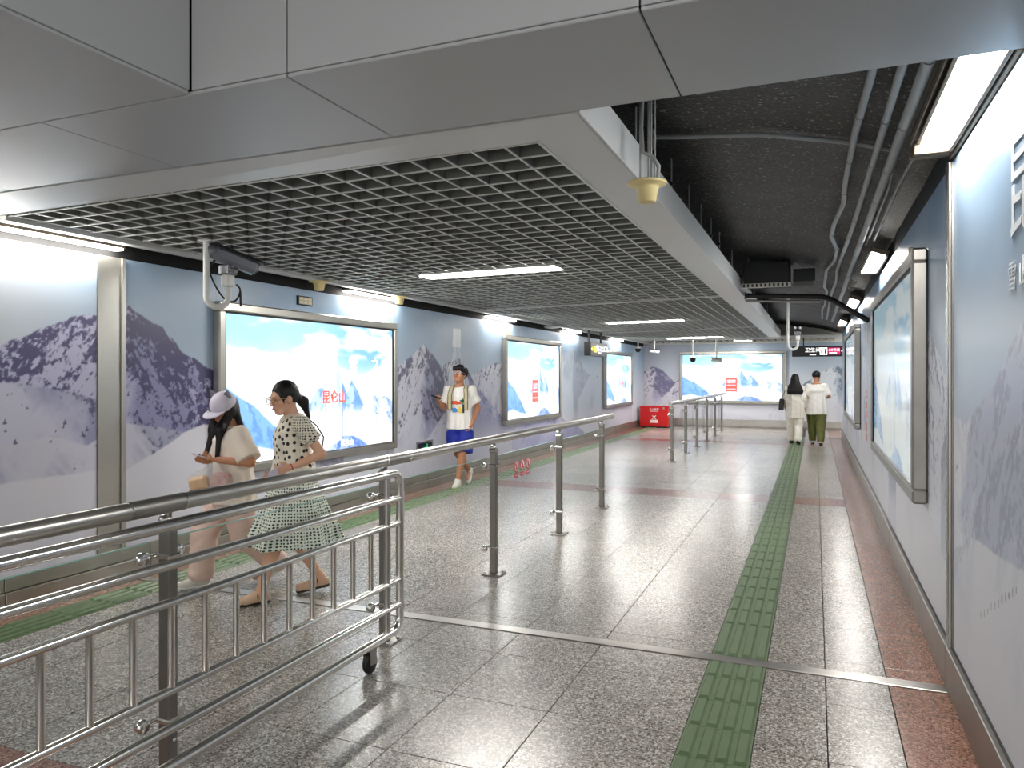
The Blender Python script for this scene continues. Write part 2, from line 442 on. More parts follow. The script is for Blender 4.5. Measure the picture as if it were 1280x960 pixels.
def paint_end(U, Z):
    C = c8(160, 178, 196) + (c8(204, 208, 216) - c8(160, 178, 196)) * sst(2.5, 1.0, Z)[..., None] + 0 * U[..., None]
    C = mix(C, c8(198, 200, 210), sst(-2.5, -4.5, U) * .6)
    C = layer(C, U, Z, pe([(770, 500), (795, 474), (806, 463), (816, 458), (828, 463), (842, 476), (860, 480), (900, 500)]), c8(110, 108, 140), c8(216, 212, 222), c8(160, 158, 190), .1, 21, .06, .3, .8)
    C = layer(C, U, Z, pe([(800, 520), (830, 495), (850, 472), (870, 486), (905, 515), (960, 525)]), c8(110, 108, 150), c8(212, 210, 222), c8(160, 160, 195), .05, 24, .05, .3, .8)
    C = layer(C, U, Z, pe([(960, 510), (1000, 483), (1030, 463), (1046, 456), (1058, 462), (1100, 500)]), c8(104, 118, 138), c8(208, 214, 222), c8(150, 164, 182), .1, 27, .06, .35, .8)
    return mix(C, c8(206, 206, 216), sst(1.2, .6, Z) * .85)
def paint_right(U, Z):
    C = c8(124, 152, 180) + (c8(196, 207, 220) - c8(124, 152, 180)) * sst(2.7, 1.0, Z)[..., None] + 0 * U[..., None]
    C = mix(C, c8(190, 202, 214), sst(.5, .8, fbm(U * .9, Z * 1.3, 15)) * .3)
    S, H, K = c8(222, 225, 235), c8(160, 170, 197), c8(118, 127, 156)
    C = layer(C, U, Z, prr([(1052, 470), (1066, 452), (1078, 440), (1090, 470), (1110, 500)]), K, S, H, .02, 31, .06, .35, .7)
    C = layer(C, U, Z, prr([(1110, 500), (1140, 430), (1154, 396), (1166, 425), (1176, 450), (1186, 490), (1200, 560), (1240, 690)]), K, S, H, .05, 33, .04, .22, 1.0, lit_bias=-.25)
    C = layer(C, U, Z, prr([(1176, 560), (1190, 512), (1206, 530), (1225, 505), (1245, 470), (1262, 440), (1280, 400), (1310, 360), (1400, 420)]), c8(150, 157, 180), c8(224, 226, 234), c8(182, 189, 210), -.02, 36, .05, .3, 1.1, lit_bias=.1)
    C = layer(C, U, Z, prr([(1215, 640), (1232, 600), (1250, 560), (1280, 530), (1340, 500), (1400, 560)]), c8(146, 153, 176), c8(218, 220, 230), c8(176, 183, 205), .0, 38, .05, .25, 1.2)
    C = layer(C, U, Z, prr([(1120, 560), (1150, 610), (1165, 650), (1180, 700), (1215, 668), (1240, 690), (1290, 720), (1400, 760)]), c8(150, 156, 178), c8(216, 217, 226), c8(176, 182, 202), -.12, 41, .03, .5, .9, lit_bias=.3)
    C = mix(C, c8(218, 219, 227), sst(.85, .35, Z) * .8)
    # bottle with a red upright label
    yb = at_x(1083, 520, XR)[1]
    C = bottle(C, U, Z, yb, .55, 2.3, .5, a=.4)
    for z0, z1 in ((1.02, 1.12), (1.15, 1.25), (1.29, 1.33), (1.36, 1.40), (.72, .82), (.85, .99)):
        C = mix(C, c8(212, 92, 84), ((np.abs(U - yb) < .16) & (Z > z0) & (Z < z1)).astype(np.float32) * .75)
    # a file of tiny climbers on the snow
    for k in range(11):
        y, z = at_x(1226 + 4.4 * k, 773 - 3.1 * k + (k % 3), XR)[1:]
        C = mix(C, c8(96, 98, 112), ((np.abs(U - y) < .006) & (Z > z) & (Z < z + .03)).astype(np.float32) * .8)
    return C
def paint_ad(label=False, seed=0, pale=0.0):
    W, Hh = 2.94, 1.44
    def f(X, Z):            # X 0..1 left to right, Z 0..1 top to bottom
        sky = c8(160, 212, 238) + (c8(96, 168, 224) - c8(160, 212, 238)) * sst(.4, 1.0, X)[..., None]
        C = sky + (c8(236, 250, 255) - sky) * sst(.10, .42, Z + (fbm(X * 3, Z * 3, 101) - .5) * .25 - X * .06)[..., None]
        C = mix(C, c8(255, 255, 255), sst(.45, .62, fbm(X * 4, Z * 7, 104, 5) + sst(.25, .5, Z) * .22 - sst(.55, .9, Z) * .05) * .9)
        C = mix(C, c8(255, 255, 255), np.exp(-((Z - .30 + X * .06) / .02) ** 2) * (X > .6) * sst(.5, .7, fbm(X * 9, Z * 9, 108)) * .8)
        V = -Z * Hh; Uu = X * W
        def r(pts): return [(x * W, -z * Hh) for x, z in pts]
        bl, sh, rk = c8(214, 234, 252), c8(150, 196, 240), c8(100, 150, 214)
        C = layer(C, Uu, V, r([(.08, .60), (.14, .52), (.2, .56), (.26, .53), (.32, .60), (.4, .63)]), sh, c8(240, 248, 255), c8(205, 228, 250), -.1, 111, .03, .8, 1, blend=.7, bottom=(-.98, -.85))
        C = layer(C, Uu, V, r([(.40, .66), (.47, .52), (.5, .5), (.53, .55), (.6, .35), (.63, .46), (.66, .55), (.69, .43), (.74, .55), (.79, .67)]), rk, c8(190, 218, 248), c8(140, 186, 236), .02, 113, .03, .3, 1, bottom=(-1.1, -.9))
        C = layer(C, Uu, V, r([(.74, .80), (.77, .66), (.80, .62), (.83, .54), (.88, .6), (.95, .58), (1.0, .64)]), c8(120, 150, 196), c8(250, 253, 255), c8(196, 216, 244), .03, 117, .03, .9, 1.5, bottom=(-1.35, -1.1))
        C = layer(C, Uu, V, r([(-.02, .46), (.0, .47), (.06, .54), (.12, .6), (.18, .68), (.24, .76), (.30, .88), (.33, .95)]), c8(96, 150, 220), c8(196, 222, 250), c8(130, 182, 238), .02, 119, .03, .25, 1.2)
        C = layer(C, Uu, V, r([(-.02, .9), (.1, .87), (.25, .93), (.4, .97)]), c8(150, 190, 240), c8(250, 253, 255), c8(220, 236, 252), -.2, 121, .01, .8, 1)
        C = layer(C, Uu, V, r([(.52, .985), (.6, .93), (.64, .885), (.70, .9), (.76, .94), (.80, .985)]), c8(80, 120, 205), c8(190, 212, 245), c8(130, 165, 225), .08, 123, .01, .5, 1.2)
        C = bottle(C, Uu, V, .575 * W if not label else .5 * W, -.93 * Hh, -.13 * Hh, .32, body=c8(236, 243, 250), a=1.0)
        if label:
            x = np.abs(X - .5)
            for z0, z1 in ((.50, .545), (.62, .66), (.67, .70), (.71, .74), (.75, .80)):
                C = mix(C, c8(236, 84, 70), ((x < .052) & (Z > z0) & (Z < z1)).astype(np.float32))
            C = mix(C, c8(236, 84, 70), ((x > .046) & (x < .054) & (Z > .5) & (Z < .8)).astype(np.float32))
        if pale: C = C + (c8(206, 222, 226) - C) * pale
        return C
    return f

# ------------------------------------------------------------------ floor
floor = B2((-5.4, -4.0, -0.12), (4.5, YE + .3, -0.022)).build('floor', CONC)
tag(floor, 'speckled grey granite slab floor with red bands and green tactile strips', None, None, 'structure')
edges = [-5.15, -4.82, -4.52, -3.90, -3.27, -2.64, -2.22, -1.70, -1.18, -0.55, -0.25, 0.05, 0.35, 0.65]
slab_me = {}
def slab_mesh(w, l, red):
    key = (round(w, 3), round(l, 3), red)
    if key not in slab_me:
        mb = MB().box((0, 0, -0.0115), (w - 0.005, l - 0.004, 0.023), None, 0.0012)
        me = bpy.data.meshes.new('floor_slab'); me.from_pydata(mb.v, [], mb.f); me.materials.append(REDG if red else GRAN)
        slab_me[key] = me
    return slab_me[key]
cells = []
for r in range(-2, 39):
    y0 = 0.95 + 0.6 * r; y1 = y0 + 0.6
    if y1 > YE: y1 = YE
    if y1 - y0 < .1: continue
    red_row = r in (1, 15, 29)
    for i in range(len(edges) - 1):
        if i in (1, 9): continue
        parts = [(y0, y1)]
        if y0 < 4.35 < y1: parts = [(y0, 4.295), (4.405, y1)]
        for (a, b) in parts:
            cells.append((edges[i], edges[i + 1], a, b, red_row or i in (0, 12)))
def visible_size(c):
    x, y = (c[0] + c[1]) / 2, (c[2] + c[3]) / 2
    dz = -x * ST + y * CT; dx = x * CT + y * ST
    if dz < .3: return 0
    u = 640 + F_PX * dx / dz; v = HOR + F_PX * CAM_H / dz
    return (1 / dz ** 3) * (1 if (-150 < u < 1430 and v < 1150) else 0.001)
cells.sort(key=visible_size, reverse=True)
for c in cells[:298]:
    w, l = c[1] - c[0], c[3] - c[2]
    link_mesh('floor_slab', slab_mesh(w, l, c[4]), None, floor, ((c[0] + c[1]) / 2, (c[2] + c[3]) / 2, 0))
for red in (True, False):
    mb = MB()
    for c in cells[298:]:
        if c[4] == red: mb.box(((c[0] + c[1]) / 2, (c[2] + c[3]) / 2, -0.0115), (c[1] - c[0] - .005, c[3] - c[2] - .004, .023), None, .0012)
    mb.b2((0.651, 20.9, -0.023), (4.4, YE, 0)) if not red else None
    tag(mb.build('floor_slabs', REDG if red else GRAN, floor), kind='stuff')
# tactile tiles: four rounded bars on a plate
def tactile_mesh(w, l):
    mb = MB().b2((-w / 2 + .001, -l / 2 + .0015, -0.023), (w / 2 - .001, l / 2 - .0015, 0.0))
    n = 4; p = w / n
    for k in range(n):
        xc = -w / 2 + p * (k + .5); a = p * .36; q = p * .24; yl = l / 2 - .010; h = .011
        vs = [(xc - a, -yl, 0), (xc + a, -yl, 0), (xc + a, yl, 0), (xc - a, yl, 0), (xc - q, -yl + .012, h), (xc + q, -yl + .012, h), (xc + q, yl - .012, h), (xc - q, yl - .012, h)]
        mb._add(vs, [(4, 5, 6, 7), (0, 1, 5, 4), (1, 2, 6, 5), (2, 3, 7, 6), (3, 0, 4, 7)])
    me = bpy.data.meshes.new('tactile_tile'); me.from_pydata(mb.v, [], mb.f); me.materials.append(TACT)
    return me
tm = tactile_mesh(0.30, 0.30)
for x0, y0, y1 in ((-0.40, 2.27, 20.6), (-4.67, 1.07, YE - .2)):
    y = y0
    while y < y1:
        if not (4.0 < y < 4.70):
            link_mesh('tactile_tile', tm, None, floor, (x0, y + .15, 0.001))
        y += 0.3
    for (a, b) in ((y0 + .3 * math.ceil((4.0 - y0) / .3 - 1e-6), 4.295), (4.405, y0 + .3 * math.ceil((4.70 - y0) / .3 - 1e-6))):
        if b - a > .05:
            link_mesh('tactile_tile', tactile_mesh(.30, b - a), None, floor, (x0, (a + b) / 2, 0.001))
MB().b2((-5.14, 4.303, -.02), (0.62, 4.397, 0.004), .002).build('metal_joint_strip', STEEL, floor)
mb = MB()
mb.b2((-0.3, 20.62, -.02), (0.62, 20.72, 0.003)); mb.build('drain_channel', STEEL_D, floor)

# ------------------------------------------------------------------ walls
wl = B2((-5.45, -4, -.1), (-5.17, YE + .3, 3.6)).build('wall_left', DARK)
tag(wl, 'left wall clad with a snowy mountain mural above a steel skirting', None, None, 'structure')
B2((-5.17, -1.0, 0.20), (XL - .004, YE, WTOP)).build('panel_core', WHITEP, wl)
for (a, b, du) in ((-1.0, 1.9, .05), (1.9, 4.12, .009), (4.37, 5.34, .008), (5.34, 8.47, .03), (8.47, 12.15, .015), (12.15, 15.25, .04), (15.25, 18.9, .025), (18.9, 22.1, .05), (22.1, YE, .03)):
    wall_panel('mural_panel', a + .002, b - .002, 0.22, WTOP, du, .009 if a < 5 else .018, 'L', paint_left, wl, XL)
we = B2((-5.4, YE, -.1), (4.5, YE + .3, 3.6)).build('wall_back', WHITEP)
tag(we, 'end wall of the passage with a snowy mountain mural and steel skirting', None, None, 'structure')
for a, b in ((XL, -4.0), (-4.0, -.82), (-.82, 1.5)):
    wall_panel('mural_panel', a + .002, b - .002, 0.22, 2.6, .025, .025, 'E', paint_end, we, YE - .004)
wr = B2((XR + .004, -4, -.1), (XR + .18, 20.9, 2.69)).build('wall_right', WHITEP)
tag(wr, 'right wall clad with a pale blue snowy mountain mural', None, None, 'structure')
for (a, b, du) in ((-.5, 2.2, .05), (2.2, 4.34, .010), (4.42, 5.3, .012), (5.3, 9.2, .03), (9.2, 12.6, .02), (12.6, 17.2, .04), (17.2, 20.9, .03)):
    wall_panel('mural_panel', a + .002, b - .002, 0.22, 2.69, du, .008 if a < 5 else .014, 'R', paint_right, wr, XR)
WPRINT = mat('white_lettering', rgb(226, 230, 234), 0.4)
o = at_x(1262, 250, XR)
hh = abs(at_x(1262, 190, XR)[2] - at_x(1262, 312, XR)[2])
wall_text('昆仑山', hh * 1.12, (XR - .001, o[1] + .01, o[2]), 'R', WPRINT, wr, 'mural_lettering', 'LEFT', .95)
o2 = at_x(1262, 350, XR)
wall_text('雪 山 矿 泉 水', .115, (XR - .001, o2[1] + .005, o2[2]), 'R', WPRINT, wr, 'mural_lettering', 'LEFT')
B2((1.2, 20.9, 0), (4.4, 20.75, 3.4)).build('return_panel', WHITEP, wr)
# skirtings
def skirting(name, side, label):
    if side == 'L':
        s = tag(B2((-5.169, 1.0, 0.0), (XL + .004, YE - .002, .215)).build(name, STEEL_D), label, None, None, 'structure')
        y = 1.0
        while y < YE - .1:
            l = min(1.2, YE - .01 - y)
            mb = MB().b2((XL + .005, y + .003, .118), (XL + .022, y + l - .003, .22), .003)
            mb.build('skirting_panel', STEELW, s)
            MB().b2((XL + .005, y + .003, .0), (XL + .034, y + l - .003, .112), .004).build('skirting_panel', STEELW, s)
            y += 1.2
    elif side == 'R':
        s = tag(B2((XR - .004, 1.0, 0.0), (XR + .003, 20.9, .215)).build(name, STEEL_D), label, None, None, 'structure')
        y = 1.3
        while y < 20.8:
            l = min(1.55, 20.9 - y)
            MB().b2((XR - .03, y + .004, .0), (XR - .005, y + l - .004, .215), .004).build('skirting_panel', STEEL_D, s)
            y += 1.55
    else:
        s = tag(B2((XL + .04, YE - .01, 0), (4.3, YE - .003, .25)).build(name, STEEL_D), label, None, None, 'structure')
        x = XL + .04
        while x < 2:
            MB().b2((x + .004, YE - .03, 0.05), (x + 1.496, YE - .011, .25), .004).build('skirting_panel', STEEL, s)
            MB().b2((x + .004, YE - .045, 0.0), (x + 1.496, YE - .011, .045), .004).build('skirting_panel', STEEL_D, s)
            x += 1.5
skirting('baseboard_left', 'L', 'two-tier stainless steel skirting along the left mural wall')
skirting('baseboard_right', 'R', 'dull steel skirting along the right mural wall')
skirting('baseboard_back', 'E', 'brushed steel skirting along the end wall')
# steel cover strips between mural sheets
t1 = tag(B2((XL - .02, 4.122, .18), (XL + .012, 4.368, WTOP)).build('trim_1', STEELW), 'wide pale steel cover strip between left mural sheets', None, None, 'structure')
MB().b2((XL + .013, 4.322, .18), (XL + .03, 4.366, WTOP), .006).build('edge_bead', STEELW, t1)
t2 = tag(B2((XR - .006, 4.345, .10), (XR + .02, 4.425, 2.69)).build('trim_2', STEEL_D), 'narrow polished steel cover strip between right mural sheets', None, None, 'structure')
MB().tube([(XR - .012, 4.367, .10), (XR - .012, 4.367, 2.69)], .014, 10).build('edge_bead', STEEL, t2)
MB().tube([(XR - .012, 4.403, .10), (XR - .012, 4.403, 2.69)], .014, 10).build('edge_bead', CHROME, t2)

# ------------------------------------------------------------------ ceiling
vx = [-5.45, -3.5, -1.5, -.93, -.3, .2, .42, .56, .66, .76, .84]
vz = [3.30, 3.28, 3.22, 3.16, 3.08, 2.99, 2.92, 2.885, 2.87, 2.86, 2.85]
ny = 150
xs = np.concatenate([np.linspace(vx[i], vx[i + 1], (3 if i < 2 else 7))[:-1] for i in range(len(vx) - 1)] + [[vx[-1]]])
ys = np.linspace(2.3, YE + .2, ny)
X, Y = np.meshgrid(xs, ys, indexing='ij')
Zv = np.interp(X, vx, vz) + (fbm(X * 3, Y * 3, 201) - .5) * .05
nv = X.size; idx = np.arange(nv).reshape(X.shape)
f = np.stack([idx[:-1, :-1], idx[:-1, 1:], idx[1:, 1:], idx[1:, :-1]], -1).reshape(-1, 4)
me = bpy.data.meshes.new('ceiling'); me.from_pydata(np.stack([X, Y, Zv], -1).reshape(-1, 3).tolist(), [], f.tolist())
me.polygons.foreach_set('use_smooth', [True] * len(f))
ceil = tag(link_mesh('ceiling', me, SHOT), 'black sprayed concrete vault above the open ceiling', None, None, 'structure')
B2((XR + .02, 4.4, 2.691), (XR + .2, 20.9, 2.90)).build('wall_head', BLACK, ceil)
B2((-5.4, -4, 3.55), (1.0, 2.25, 3.65)).build('upper_slab', PANEL, ceil)
# bulkhead beam across the passage, clad with aluminium panels
bk = tag(B2((-5.4, 2.235, 2.715), (XR + .15, 2.95, 3.6)).build('trim_3', DARK), 'grey aluminium bulkhead crossing above the passage', None, None, 'structure')
px = [-5.4, -4.42, -3.11, -1.80, -.49, .82]
for a, b in zip(px[:-1], px[1:]):
    MB().b2((a + .003, 2.222, 2.700), (b - .003, 2.962, 2.714), .003).build('ceiling_panel', PANEL, bk)
for a, b in ((-2.262, -1.80), (-1.80, -.49), (-.49, .82)):
    MB().b2((a + .003, 2.220, 2.716), (b - .003, 2.234, 3.55), .003).build('fascia_panel', PANEL, bk)
sf = tag(B2((-5.4, -4, 2.715), (-2.28, 2.215, 3.55)).build('trim_4', DARK), 'low grey aluminium soffit beside the bulkhead', None, None, 'structure')
for a, b in ((1.0, 2.217), (-.6, 1.0), (-2.2, -.6), (-4, -2.2)):
    MB().b2((-5.4, a + .002, 2.700), (-2.266, b - .002, 2.714), .003).build('ceiling_panel', PANEL, sf)
    MB().b2((-2.279, a + .002, 2.716), (-2.264, b + (.0015 if b > 2 else -.002), 3.55), .003).build('fascia_panel', PANEL, sf)
# border of the lowered ceiling
YG0, YG1 = 3.28, 22.45
bd = tag(B2((-1.19, 2.99, 2.712), (-.935, YG1, 2.80)).build('trim_5', DARK), 'pale metal border around the grating ceiling', None, None, 'structure')
MB().poly([(-5.05, 2.985, 2.70), (-.925, 2.985, 2.70), (-1.20, YG0, 2.70), (-4.95, YG0, 2.66), (-5.05, YG0, 2.66)], (0, 0, .012)).build('border_panel', BORDER, bd)
yb = [2.985, 6.90, 10.80, 14.70, 18.60, YG1]
for i in range(5):
    a, b = yb[i], yb[i + 1] - .004
    pts = [(-.927, a, 2.70), (-.922, b, 2.70), (-1.20, b, 2.70), (-1.20, max(a, YG0) + (.0 if i else .001), 2.70)]
    MB().poly(pts, (0, 0, .012)).build('border_panel', BORDER, bd)
    MB().b2((-.925, a, 2.700), (-.910, b, 2.895), .002).build('border_fascia', BORDER, bd)
MB().poly([(-1.212, YG0 - .004, 2.695), (-1.196, YG0 - .02, 2.695), (-1.196, YG1, 2.695), (-1.212, YG1, 2.695)], (0, 0, .03)).build('border_lip', BORDER, bd)
for a, b in ((3.28, 6.9), (6.9, 10.8), (10.8, 14.7), (14.7, 18.6), (18.6, YE - .02)):
    MB().b2((-5.035, a + .003, 2.625), (-4.94, b - .003, 2.665), .004).build('border_panel', BORDER, bd)
# egg-crate grating
def zc(x): return 2.70 + (x + 1.2) * 0.0133
gt = thing('ceiling_grating', 'grey egg-crate grating ceiling with deep square cells', None, (-3.08, YG0, 2.68), kind='structure')
xa, xb = -4.935, -1.215
slope = (zc(xb) - zc(xa)) / (xb - xa)
mbt = MB(); hz = slope * (xb - xa) / 2; hw = (xb - xa) / 2
QF = [(0, 3, 2, 1), (4, 5, 6, 7), (0, 1, 5, 4), (1, 2, 6, 5), (2, 3, 7, 6), (3, 0, 4, 7)]
def lit_edge_blade(name, lower, upper):
    # shade painted on the blade faces, light on an added strip along the lower edge
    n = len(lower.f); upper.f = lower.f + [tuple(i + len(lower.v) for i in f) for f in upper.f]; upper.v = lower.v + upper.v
    me = bpy.data.meshes.new(name); me.from_pydata(upper.v, [], upper.f); me.materials.append(SLAT); me.materials.append(LIT_EDGE)
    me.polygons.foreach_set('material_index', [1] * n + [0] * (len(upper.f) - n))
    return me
def bar8(w, z0, z1): return [(-hw, -w, -hz + z0), (hw, -w, hz + z0), (hw, w, hz + z0), (-hw, w, -hz + z0), (-hw, -w, -hz + z1), (hw, -w, hz + z1), (hw, w, hz + z1), (-hw, w, -hz + z1)]
mt = lit_edge_blade('cross_blade', MB()._add(bar8(.006, 0, .006), QF), MB()._add(bar8(.003, .006, .095), QF))
xm, zm = (xa + xb) / 2, zc((xa + xb) / 2)
secs = [(YG0, 10.58), (10.66, 17.48), (17.56, YG1 - .06)]
for si, (a, b) in enumerate(secs):
    y = a + .02
    while y < b - .02:
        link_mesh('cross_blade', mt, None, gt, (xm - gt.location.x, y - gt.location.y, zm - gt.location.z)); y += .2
    ml = lit_edge_blade('long_blade', MB().box((0, 0, .003), (.012, b - a, .006)), MB().box((0, 0, .05), (.006, b - a, .088)))
    x = xb - .17
    while x > xa:
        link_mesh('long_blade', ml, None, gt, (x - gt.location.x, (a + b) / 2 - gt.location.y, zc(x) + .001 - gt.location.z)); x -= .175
    if si:
        mb = MB(); yy = a - .04
        mb._add([(xa, yy - .03 + .28, zc(xa) - .006), (xb, yy - .03, zc(xb) - .006), (xb, yy + .03, zc(xb) - .006), (xa, yy + .03 + .28, zc(xa) - .006),
                 (xa, yy - .03 + .28, zc(xa) + .03), (xb, yy - .03, zc(xb) + .03), (xb, yy + .03, zc(xb) + .03), (xa, yy + .03 + .28, zc(xa) + .03)],
                [(0, 3, 2, 1), (4, 5, 6, 7), (0, 1, 5, 4), (1, 2, 6, 5), (2, 3, 7, 6), (3, 0, 4, 7)])
        mb.build('divider_bar', BORDER, gt)
MB().b2((-4.95, YG1 - .06, 2.655), (XR, YG1, 2.72), .003).build('divider_bar', BORDER, gt)
x = -4.9
while x < XR:
    MB().b2((x - .005, YG1, 2.655), (x + .005, YE - .02, 2.72)).build('long_blade', SLAT, gt); x += .2
MB().b2((-5.0, YG1 + .01, 2.74), (XR, YE - .02, 2.76)).build('backing_sheet', BORDER, gt)

# ------------------------------------------------------------------ lamps
def grating_lamp(y, label):
    x0, x1 = -3.88, -2.35; z = zc(-3.1) + .025
    t = thing('ceiling_lamp', label, 'ceiling lamp', ((x0 + x1) / 2, y, z), group='lamps in the grating ceiling')
    rot = Matrix.Rotation(-math.atan(slope), 3, 'Y')
    MB().box(((x0 + x1) / 2, y, z - .018), (x1 - x0, .30, .030), rot, .004).build('housing', WHITEP, t)
    MB().box(((x0 + x1) / 2, y, z - .036), (x1 - x0 - .04, .25, .006), rot).build('diffuser', LAMPM, t)
for y, l in ((7.02, 'long white lamp in the grating nearest the bulkhead'), (14.55, 'long white lamp in the grating, second from the bulkhead'), (21.2, 'long white lamp in the grating nearest the end wall')):
    grating_lamp(y, l)
ex0, ex1 = at_z(934, 433, 2.65), at_z(953, 433, 2.65)
t = thing('ceiling_lamp', 'short white lamp under the last strip of grating before the end wall', 'ceiling lamp', (ex0[0], 22.9, 2.64))
MB().b2((ex0[0], 22.7, 2.635), (ex1[0], 23.1, 2.654), .004).build('housing', WHITEP, t)
MB().b2((ex0[0] + .02, 22.72, 2.628), (ex1[0] - .02, 23.08, 2.635)).build('diffuser', LAMPM, t)
def cove_lamp(y, label):
    t = thing('wall_washer_lamp', label, 'lamp', (-5.09, y, 2.60), group='lamps in the gap above the left mural')
    MB().b2((-5.148, y - .62, 2.605), (-5.045, y + .62, 2.645), .004).build('housing', TROUGH, t)
    MB().b2((-5.138, y - .60, 2.590), (-5.055, y + .60, 2.605), .003).build('diffuser', LAMPM, t)
names = ['above the left edge of the big purple mountain', 'over the right end of the brightest box', 'above the middle-left light box', 'beyond the hanging sign', 'nearest the far left corner']
for i, y in enumerate((3.68, 7.95, 12.0, 16.1, 20.2)):
    cove_lamp(y, 'strip lamp washing the left wall, ' + names[i])
cove_lamp(-.4, 'slim strip lamp washing the left wall, behind the viewer')
def right_lamp(y0, y1, label):
    t = thing('wall_washer_lamp', label, 'lamp', (.545, (y0 + y1) / 2, 2.74), group='lamps above the right mural')
    RL = Matrix.Rotation(math.radians(20), 3, 'Y'); c = Vector((.548, (y0 + y1) / 2, 2.737)); L = y1 - y0
    MB().box(c + RL @ Vector((0, 0, .034)), (.165, L, .045), RL, .004).build('housing', TROUGH, t)
    MB().box(c + RL @ Vector((0, 0, .005)), (.125, L - .06, .012), RL, .003).build('diffuser', LAMPM, t)
    for xx in (-.074, .074): MB().box(c + RL @ Vector((xx, 0, .006)), (.018, L, .020), RL, .003).build('edge_rail', STEELW, t)
    MB().b2((.46, y1, 2.71), (.625, y1 + .05, 2.77), .004).build('end_bracket', TROUGH, t)
for y0, y1, l in ((2.98, 4.22, 'large bright strip lamp beside the bulkhead above the right wall'), (7.75, 8.95, 'strip lamp above the near right light box'), (12.3, 13.5, 'strip lamp above the right wall, second beyond the near light box'), (17.0, 18.2, 'strip lamp above the right wall closest to the end')):
    right_lamp(y0, y1, l)
tr = thing('lamp_trough', 'brown metal trough behind the large right strip lamp', 'trough', (.5, 3.6, 2.75))
MB().b2((.45, 2.97, 2.815), (.66, 4.34, 2.828)).build('back_plate', TROUGH, tr)
MB().b2((.632, 2.97, 2.70), (.648, 4.34, 2.815), .003).build('side_plate', TROUGH, tr)
MB().b2((.450, 2.97, 2.775), (.458, 4.30, 2.815), .003).build('side_plate', TROUGH, tr)
MB().b2((.45, 4.30, 2.715), (.648, 4.35, 2.76), .003).build('end_plate', TROUGH, tr)

# ------------------------------------------------------------------ light boxes
SCREEN = mat('light_box_print', rough=0.25, attr='print', emit_attr=True, estr=BOX)
for l_ in [l for l in SCREEN.node_tree.links if l.to_socket.name == 'Base Color']: SCREEN.node_tree.links.remove(l_)
SCREEN.node_tree.nodes['Principled BSDF'].inputs['Base Color'].default_value = (.04, .04, .04, 1)
SCREEN_R = mat('glazed_print', rough=0.12, attr='print', emit_attr=True, estr=0.045, spec=0.8)
REDINK = mat('red_ink', rgb(226, 64, 52), 0.4, emit=rgb(236, 74, 60), estr=.28)
GREYINK = mat('grey_ink', rgb(150, 170, 180), 0.4, emit=rgb(190, 205, 210), estr=.15)
WINK = mat('white_ink', rgb(250, 250, 250), 0.4, emit=rgb(255, 255, 255), estr=.34)
def light_box(label, side, a0, a1, z0, z1, plane, ad, screen, depth=.09, red_sill=False, FM=STEELW, res=(160, 84)):
    """a0..a1 along the wall; ad paints 0..1 coordinates"""
    rt, nm = FR[side]
    if side == 'E': base = Vector(((a0 + a1) / 2, plane, z0))
    else: base = Vector((plane, (a0 + a1) / 2, z0))
    t = thing('light_box', label, 'light box', base, group='advertising light boxes')
    def P(a, z, d):    # a: 0 left .. 1 right
        o = Vector((0, 0, z)) + nm * d
        if side == 'E': o += Vector((a0 + (a1 - a0) * a, plane, 0))
        elif side == 'L': o += Vector((plane, a0 + (a1 - a0) * a, 0))
        else: o += Vector((plane, a1 + (a0 - a1) * a, 0))
        return o
    W = a1 - a0; Hh = z1 - z0
    def bar(name, aL, aR, zL, zH, d0, d1, m, ch=.006):
        p, q = P(aL, zL, d0), P(aR, zH, d1)
        return MB().b2([min(i, j) for i, j in zip(p, q)], [max(i, j) for i, j in zip(p, q)], ch).build(name, m, t)
    fw = .085
    bar('body', .005, .995, z0 + .01, z1 - .01, .001, depth - .035, BLACK)
    bar('frame_rail', 0, 1, z1 - fw, z1, .002, depth, FM, .012)
    bar('frame_rail', 0, 1, z0, z0 + fw, .002, depth, FM if not red_sill else STEEL_D, .012)
    bar('frame_rail', 0, fw / W, z0 + fw, z1 - fw, .002, depth, FM, .012)
    bar('frame_rail', 1 - fw / W, 1, z0 + fw, z1 - fw, .002, depth, FM, .012)
    g = fw + .003; s2 = .018
    bar('inner_frame', fw / W, 1 - fw / W, z1 - fw - s2, z1 - fw, depth - .035, depth - .012, BLACK, .003)
    bar('inner_frame', fw / W, 1 - fw / W, z0 + fw, z0 + fw + s2 * .6, depth - .035, depth - .012, STEEL, .003)
    bar('inner_frame', fw / W, (fw + s2 * .7) / W, z0 + fw, z1 - fw, depth - .035, depth - .012, BLACK, .003)
    bar('inner_frame', 1 - (fw + s2 * .7) / W, 1 - fw / W, z0 + fw, z1 - fw, depth - .035, depth - .012, BLACK, .003)
    nu, nz = res
    A, Q = np.meshgrid(np.linspace(0, 1, nu), np.linspace(1, 0, nz), indexing='ij')
    C = ad(A, Q)
    p0 = np.array(P(g / W, z0 + g, depth - .03)); du = np.array(P(1 - g / W, z0 + g, depth - .03)) - p0
    dzv = np.array((0, 0, Hh - 2 * g))
    pos = p0 + A[..., None] * du + (1 - Q)[..., None] * dzv
    grid_mesh('picture', pos, C, screen, t)
    def on(x, y): return P((g + (W - 2 * g) * x) / W, z1 - g - (Hh - 2 * g) * y, depth - .029)
    return t, on
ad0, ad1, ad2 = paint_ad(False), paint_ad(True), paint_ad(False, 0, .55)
t, on = light_box('brightest light box, on the left wall behind the two women', 'L', 5.31, 8.46, .66, 2.29, XL, ad0, SCREEN, res=(260, 135))
wall_text('昆仑山', .155, on(.575, .585), 'L', REDINK, t, bold=.018)
